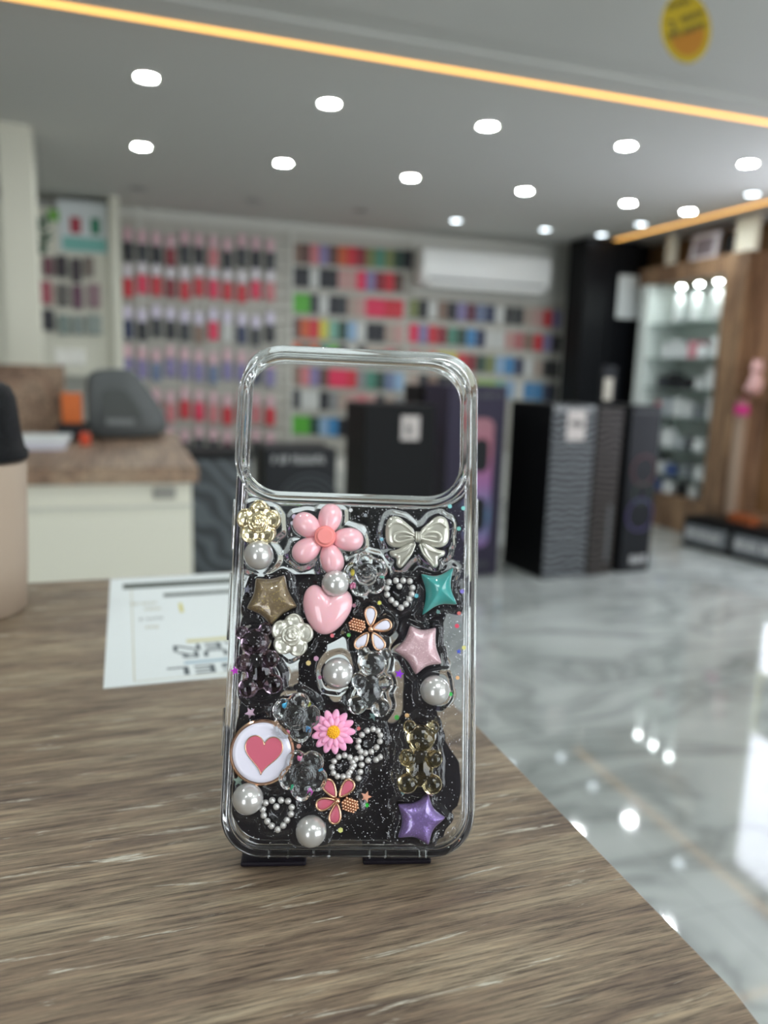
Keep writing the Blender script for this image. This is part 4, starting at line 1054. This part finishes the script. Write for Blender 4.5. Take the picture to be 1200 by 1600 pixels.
# purple carton
a_ = on_z(694, 902, 0); b_ = on_y(788, 700, a_.y)
wP = b_.x - a_.x
t = thing('speaker_carton', 'dark purple speaker carton with glowing pink and blue speaker picture', 'box', (a_.x - .02, a_.y, 0), 0)
bm = B(); box(bm, (0, 0, .0005), (wP + .02, .36, 1.09), .003, 1); obj('carton', bm, mat('purple_print', (50, 45, 64), .5, spec=.3), t)
bm = B(); prism(bm, rr_pts(wP * .62, .54, .15, .74, .05, 6), -.003, -.0005, 0, 'XZ'); sp = obj('printed_speaker', bm, mat('speaker_picture', (120, 84, 120), .4), t, label='printed speaker picture')
m, nt, b = nodes('speaker_glow_print', .4); tc = N(nt, 'ShaderNodeTexCoord'); sx = N(nt, 'ShaderNodeSeparateXYZ'); nt.links.new(tc.outputs['Generated'], sx.inputs[0])
r_ = ramp(nt, [(0, (136, 100, 154)), (.25, (98, 132, 168)), (.5, (156, 102, 156)), (.75, (172, 106, 126)), (1, (156, 108, 118))]); nt.links.new(sx.outputs['Z'], r_.inputs[0]); nt.links.new(r_.outputs[0], b.inputs['Base Color'])
sp.data.materials[0] = m
for zc in (.70, .36):
    bm = B(); prism(bm, rr_pts(wP * .62, zc, .10, .19 if zc > .5 else .2, .045, 8), -.005, -.0031, 0, 'XZ'); obj('printed_cone', bm, M_DARK, sp)
strokes('title_print', M_INK, t, .06, wP, 1.02, .028, -.0006, 11); strokes('model_print', M_INK, t, .08, wP - .02, .04, .04, -.0006, 12)
# plain black carton with sticker
a_ = on_y(541, 626, 4.11); b_ = on_y(684, 626, 3.75)
t = thing('speaker_carton', 'plain black speaker carton with small white sticker seen through the camera opening', 'box', (a_.x, 3.75, 0), 0)
bm = B(); box(bm, (0, 0, .0005), (b_.x - a_.x - .01, .36, .985), .003, 1); obj('carton', bm, M_BLACK, t)
p = on_y(626, 688, 3.75); p2 = on_y(656, 650, 3.75); bm = B(); box(bm, (p.x - a_.x, -.003, p.z), (p2.x - a_.x, -.0005, p2.z), .0005); s_ = obj('sticker', bm, mat('white_sticker'), t, label='white sticker'); strokes('sticker_print', M_DARK, s_, p.x - a_.x + .03, p2.x - a_.x - .02, p.z + .03, .06, -.0031, 13)
# taller carton behind it
a_ = on_y(632, 600, 4.65); b_ = on_y(690, 600, 4.35)
t = thing('speaker_carton', 'black carton with pale title standing behind the plain black one', 'box', (a_.x, 4.35, 0), 0)
bm = B(); box(bm, (0, 0, .0005), (.42, .3, 1.075), .003, 1); obj('carton', bm, M_BLACK, t); strokes('title_print', M_INK, t, .02, .36, 1.02, .03, -.0006, 14)
# low cartons behind the rear counter
a_ = on_y(296, 700, 3.35); b_ = on_y(392, 700, 3.3)
t = thing('wave_carton', 'charcoal carton with curved wave lines beside the white counter', 'box', (a_.x, 3.3, 0), 0)
bm = B(); box(bm, (0, 0, .0005), (b_.x - a_.x, .3, .79), .003, 1); obj('carton', bm, M_BLACK, t); bm = B(); box(bm, (.002, -.002, .004), (b_.x - a_.x - .002, -.0003, .76)); obj('printed_front', bm, M_W3, t)
a_ = on_y(400, 705, 3.6); b_ = on_y(526, 705, 3.35)
t = thing('wave_carton', 'black carton with pale title line and faint waves left of the plain black one', 'box', (a_.x, 3.35, 0), 0)
bm = B(); box(bm, (0, 0, .0005), (b_.x - a_.x, .3, .80), .003, 1); obj('carton', bm, mat('deep_charcoal_print', (20, 23, 27), .5, spec=.3), t)
strokes('title_print', M_WINK, t, .03, b_.x - a_.x - .03, .735, .035, -.0006, 15)
bm = B()
for k in range(5):
    r = .05 + .025 * k; pts = [(.20 + r * math.cos(q_), -.002, .52 + r * 1.1 * math.sin(q_)) for q_ in [PI * i / 16 for i in range(17)]]; tube(bm, pts, .005, 5)
obj('printed_waves', bm, mat('charcoal_ink', (70, 76, 80), .5), t)
# little stand display behind (table with goods under the slat wall)
bm = B(); box(bm, (1.28, 5.2, .0), (2.3, 5.9, .46), .003); tag(obj('white_plinth', bm, M_WHITE), 'low white plinth below the middle of the slat wall', 'plinth')

# soundbar cartons on the right
d0 = on_z(1065, 852, 0); d1 = on_z(1200, 886, 0); dv = (d1 - d0); dl = dv.length; ang = math.atan2(dv.y, dv.x)
M_SB = mat('grey_carton_print', (112, 116, 120), .45)
lab = ['far', 'middle', 'near']
for k in range(3):
    L0 = dl * .58 * k; o_ = d0 + dv.normalized() * L0; Lk = dl * .56
    t = thing('soundbar_carton', 'low black carton with grey printed panel at the foot of the wooden cabinet, %s one' % lab[k], 'box', (o_.x, o_.y, 0), ang, 'low cartons at the foot of the cabinet')
    bm = B(); box(bm, (0, 0, .0005), (Lk, .24, .215), .003, 1); obj('carton', bm, M_BLACK, t)
    bm = B(); box(bm, (.015, -.002, .04), (Lk - .02, -.0004, .165)); pn = obj('printed_front', bm, M_SB, t)
    strokes('title_print', M_WINK, pn, .03, Lk - .04, .075, .055, -.0021, 24 + k)

# ------------------------------------------------------------------ oak display cabinet on the right
XC = 4.02
M_LIT = mat('white_backing', (222, 230, 226), .4)
t = thing('display_cabinet', 'lit oak display cabinet with glass shelves along the right wall', 'display cabinet', (XC, 0, 0))
bm = B(); box(bm, (0, 4.36, 0.001), (.38, 5.5, .26), .003); obj('plinth', bm, M_WOOD, t)
bm = B(); box(bm, (0, 4.36, 1.90), (.38, 5.55, 2.03), .003); obj('header', bm, M_WOOD, t)
bm = B(); box(bm, (-.01, 4.36, .261), (.38, 4.56, 1.899), .003); obj('front_post', bm, M_WOOD, t)
bm = B(); box(bm, (0, 5.40, .261), (.38, 5.5, 1.899), .003); obj('end_panel', bm, M_LIT, t)
bm = B(); box(bm, (.36, 4.56, .261), (.379, 5.40, 1.899)); obj('back_panel', bm, M_LIT, t)
M_SHELF = mat('glass_shelf', (214, 232, 226), .05, trans=.85)
zs = [1.58, 1.31, 1.08, .86, .62, .40]
for z in zs: bm = B(); box(bm, (.02, 4.562, z), (.355, 5.398, z + .008), .001); obj('shelf', bm, M_SHELF, t)
for k, y in enumerate((5.14, 4.94, 4.74, 4.60)):
    l = thing('cabinet_spotlight', 'small lit spotlight under the cabinet header, %s from the far end' % ORD[k], 'spotlight', (XC + .10, y, 1.899), 0, 'spotlights inside the oak cabinet')
    bm = B(); lathe(bm, [(.012, -.0003), (.026, -.0003), (.030, -.03), (.024, -.031), (.012, -.02)], 20); obj('trim_ring', bm, M_METAL, l, True)
    bm = B(); ell(bm, (0, 0, -.032), (.023, .023, .006), seg=16, rings=8); obj('lens', bm, mat('spot_glow', (240, 252, 250), emit=90.0), l, True)
M_WP = mat('white_gloss_plastic', (226, 232, 230), .3); rnd = random.Random(11)
itc = [('white', (226, 230, 230)), ('grey', (130, 136, 140)), ('dark grey', (60, 64, 70)), ('black', (34, 36, 40)), ('pink', (206, 140, 150)), ('silver', (180, 186, 190)), ('blue', (70, 90, 140))]
sn = ['top', 'second', 'third', 'fourth', 'fifth', 'sixth']
def bottle_item(x, y, z, h, label):
    t_ = thing('white_speaker', label, 'device', (x, y, z)); bm = B(); lathe(bm, [(.001, 0), (.038, 0), (.044, .01), (.046, h * .5), (.042, h * .85), (.025, h), (.001, h)], 20); obj('body', bm, M_WP, t_, True)
    bm = B(); lathe(bm, [(.044, .012), (.048, .014), (.048, .022), (.044, .024)], 20); obj('base_ring', bm, M_METAL, t_, True)
for k, y in enumerate((5.18, 4.99, 4.76)): bottle_item(XC + .13, y, 1.5884, .22, 'tall white device on the top glass shelf, %s from the far end' % ORD[k])
for si, z in enumerate(zs[1:] + [.262]):
    y = 5.30; k = 0
    while y > 4.66:
        wd = rnd.uniform(.07, .14); h = rnd.uniform(.08, .17) if z > .3 else .1; ci = rnd.choice([0, 0, 1, 2, 3, 5, 4, 0]) if si < 4 else rnd.choice([6, 0, 3, 1])
        nm, rgb = itc[ci]
        bm = B(); box(bm, (0, 0, 0), (rnd.uniform(.06, .12), wd * .8, h), .006, 2); o = obj('boxed_gadget', bm, mat('gadget_' + nm.replace(' ', '_'), rgb, .35), loc=(XC + rnd.uniform(.05, .1), y - wd * .8, z + .0084 if z > .3 else z))
        tag(o, '%s boxed gadget, oak cabinet, %s shelf, %s from the far end' % (nm, (['second', 'third', 'fourth', 'fifth', 'sixth', 'bottom'])[si], ORD[k]), 'gadget', 'boxed gadgets in the oak cabinet')
        y -= wd + .02; k += 1
# pieces above the cabinet
bm = B(); box(bm, (XC + .1, 5.30, 2.031), (XC + .16, 5.37, 2.28), .002); tag(obj('cream_batten', bm, M_CREAM), 'cream upright batten above the far end of the oak cabinet', 'batten')
bm = B(); box(bm, (XC + .1, 4.42, 2.031), (XC + .13, 4.62, 2.28), .003); tag(obj('cream_board', bm, M_CREAM), 'cream board standing above the near end of the oak cabinet', 'board')
t = thing('framed_picture', 'pale framed picture leaning above the oak cabinet', 'picture', (XC + .08, 4.92, 2.032)); t.rotation_euler = (0, .12, 0)
bm = B(); box(bm, (0, -.14, .0), (.015, .14, .20), .003); obj('frame', bm, mat('pale_frame', (196, 192, 198), .4), t); bm = B(); box(bm, (-.002, -.10, .035), (-.0003, .10, .165)); obj('print', bm, mat('picture_print', (112, 104, 110), .5), t)
bm = B(); box(bm, (0, 0, 0), (.08, .10, .12), .01); tag(obj('orange_pouch', bm, mat('orange_card'), loc=(XC + .2, 5.02, 2.032)), 'orange pouch behind the framed picture above the cabinet', 'pouch')
bm = B(); box(bm, (0, 0, 0), (.08, .09, .17), .02); tag(obj('black_bag', bm, M_BLACK, loc=(XC + .1, 4.66, 2.032)), 'black bag above the oak cabinet beside the cream board', 'bag')
# open bay nearer than the post
t = thing('display_bay', 'oak backed open display bay at the right edge', 'display cabinet', (XC, 0, 0))
bm = B(); box(bm, (.30, 4.20, .001), (.38, 4.352, 2.2), .002); obj('back_panel', bm, mat('golden_wallpaper'), t)
bm = B(); box(bm, (.0, 4.20, 1.045), (.299, 4.352, 1.06), .002); obj('shelf', bm, M_WOOD, t); bm = B(); box(bm, (.0, 4.20, .001), (.299, 4.352, .23), .002); obj('plinth', bm, M_WOOD, t)
bm = B(); box(bm, (.02, 4.27, .231), (.06, 4.35, 1.044), .002); obj('beige_panel', bm, mat('beige_panel', (172, 150, 132), .5), t)
t = thing('plush_toy', 'pale pink plush toy on the shelf at the right edge', 'toy', (XC + .08, 4.262, 1.061)); M_PL = mat('pale_pink_plush', (222, 180, 178), .9)
for nm, c_, r_ in (('body', (0, 0, .08), (.045, .05, .08)), ('head', (0, 0, .19), (.04, .042, .045)), ('ear', (0, .028, .23), (.012, .014, .02)), ('ear', (0, -.028, .23), (.012, .014, .02)), ('paw', (-.04, .03, .05), (.02, .016, .02)), ('paw', (-.04, -.03, .05), (.02, .016, .02))):
    bm = B(); ell(bm, c_, r_); obj(nm, bm, M_PL, t, True)
t = thing('magenta_purse', 'magenta purse hanging below the pink plush toy', 'bag', (XC - .02, 4.25, .93)); bm = B(); box(bm, (-.01, -.06, 0), (.012, .06, .07), .008, 2); obj('pouch', bm, mat('magenta_fabric', (206, 56, 132), .6), t)
bm = B(); tube(bm, [(0, -.04, .068), (.004, -.03, .105), (.01, 0, .118), (.004, .03, .105), (0, .04, .068)], .003, 6); obj('strap', bm, mat('magenta_fabric'), t, True)
# low orange carton on the soundbar cartons
p = on_x(1146, 800, 3.85)
bm = B(); box(bm, (0, -.10, 0), (.08, .10, .055), .003); tag(obj('orange_carton', bm, mat('burnt_orange_card', (150, 78, 40), .6), loc=(3.90, 4.06, .2155)), 'flat orange carton lying on the low black cartons', 'box')

# ------------------------------------------------------------------ round sticker sign hanging from the near ceiling
ctr = on_y(1072, 44, 1.9); 
t = thing('hanging_sign', 'round yellow promotional disc hanging from the lowered ceiling at the top right', 'sign', ctr)
fwv = Vector((ctr.x * .55, ctr.y, 0)).normalized(); rt_ = Vector((fwv.y, -fwv.x, 0)); tl = .32
upv = Vector((0, 0, 1)); ru = (rt_ * math.cos(tl) + upv * math.sin(tl)); uu = (-rt_ * math.sin(tl) + upv * math.cos(tl))
t.matrix_world = Matrix.Translation(ctr) @ Matrix((ru, uu, -fwv)).transposed().to_4x4()
n = 48; RX, RY = .064, .088
bm = B(); prism(bm, [(RX * math.cos(2 * PI * i / n), RY * math.sin(2 * PI * i / n)) for i in range(n)], -.003, 0, .0005); obj('disc', bm, mat('yellow_plastic', (176, 150, 16), .5), t)
bm = B(); prism(bm, [(.045 * math.cos(PI + PI * i / 20), -.012 + .058 * math.sin(PI + PI * i / 20) * 1.0) for i in range(21)], 0, .0004); obj('orange_band', bm, mat('amber_ink', (170, 112, 20), .6), t)
text('number', '3', .05, mat('olive_ink', (62, 60, 34), .6), t, Matrix.Translation((-.035, .012, .001)))
strokes('print_line', mat('olive_ink'), t, -.008, .06, .016, .014, .0006, 31, 'XY', .0004); strokes('print_line', mat('olive_ink'), t, -.05, .055, -.014, .014, .0006, 32, 'XY', .0004); strokes('print_line', mat('olive_ink'), t, -.035, .03, .058, .012, .0006, 33, 'XY', .0004)
bm = B(); zc_ = 2.27 - ctr.z
pt0 = t.matrix_world.inverted() @ Vector((ctr.x, ctr.y, 2.2699)); tube(bm, [pt0, (0, RY * .95, -.0015)], .0006, 6); obj('cord', bm, M_DARK, t)
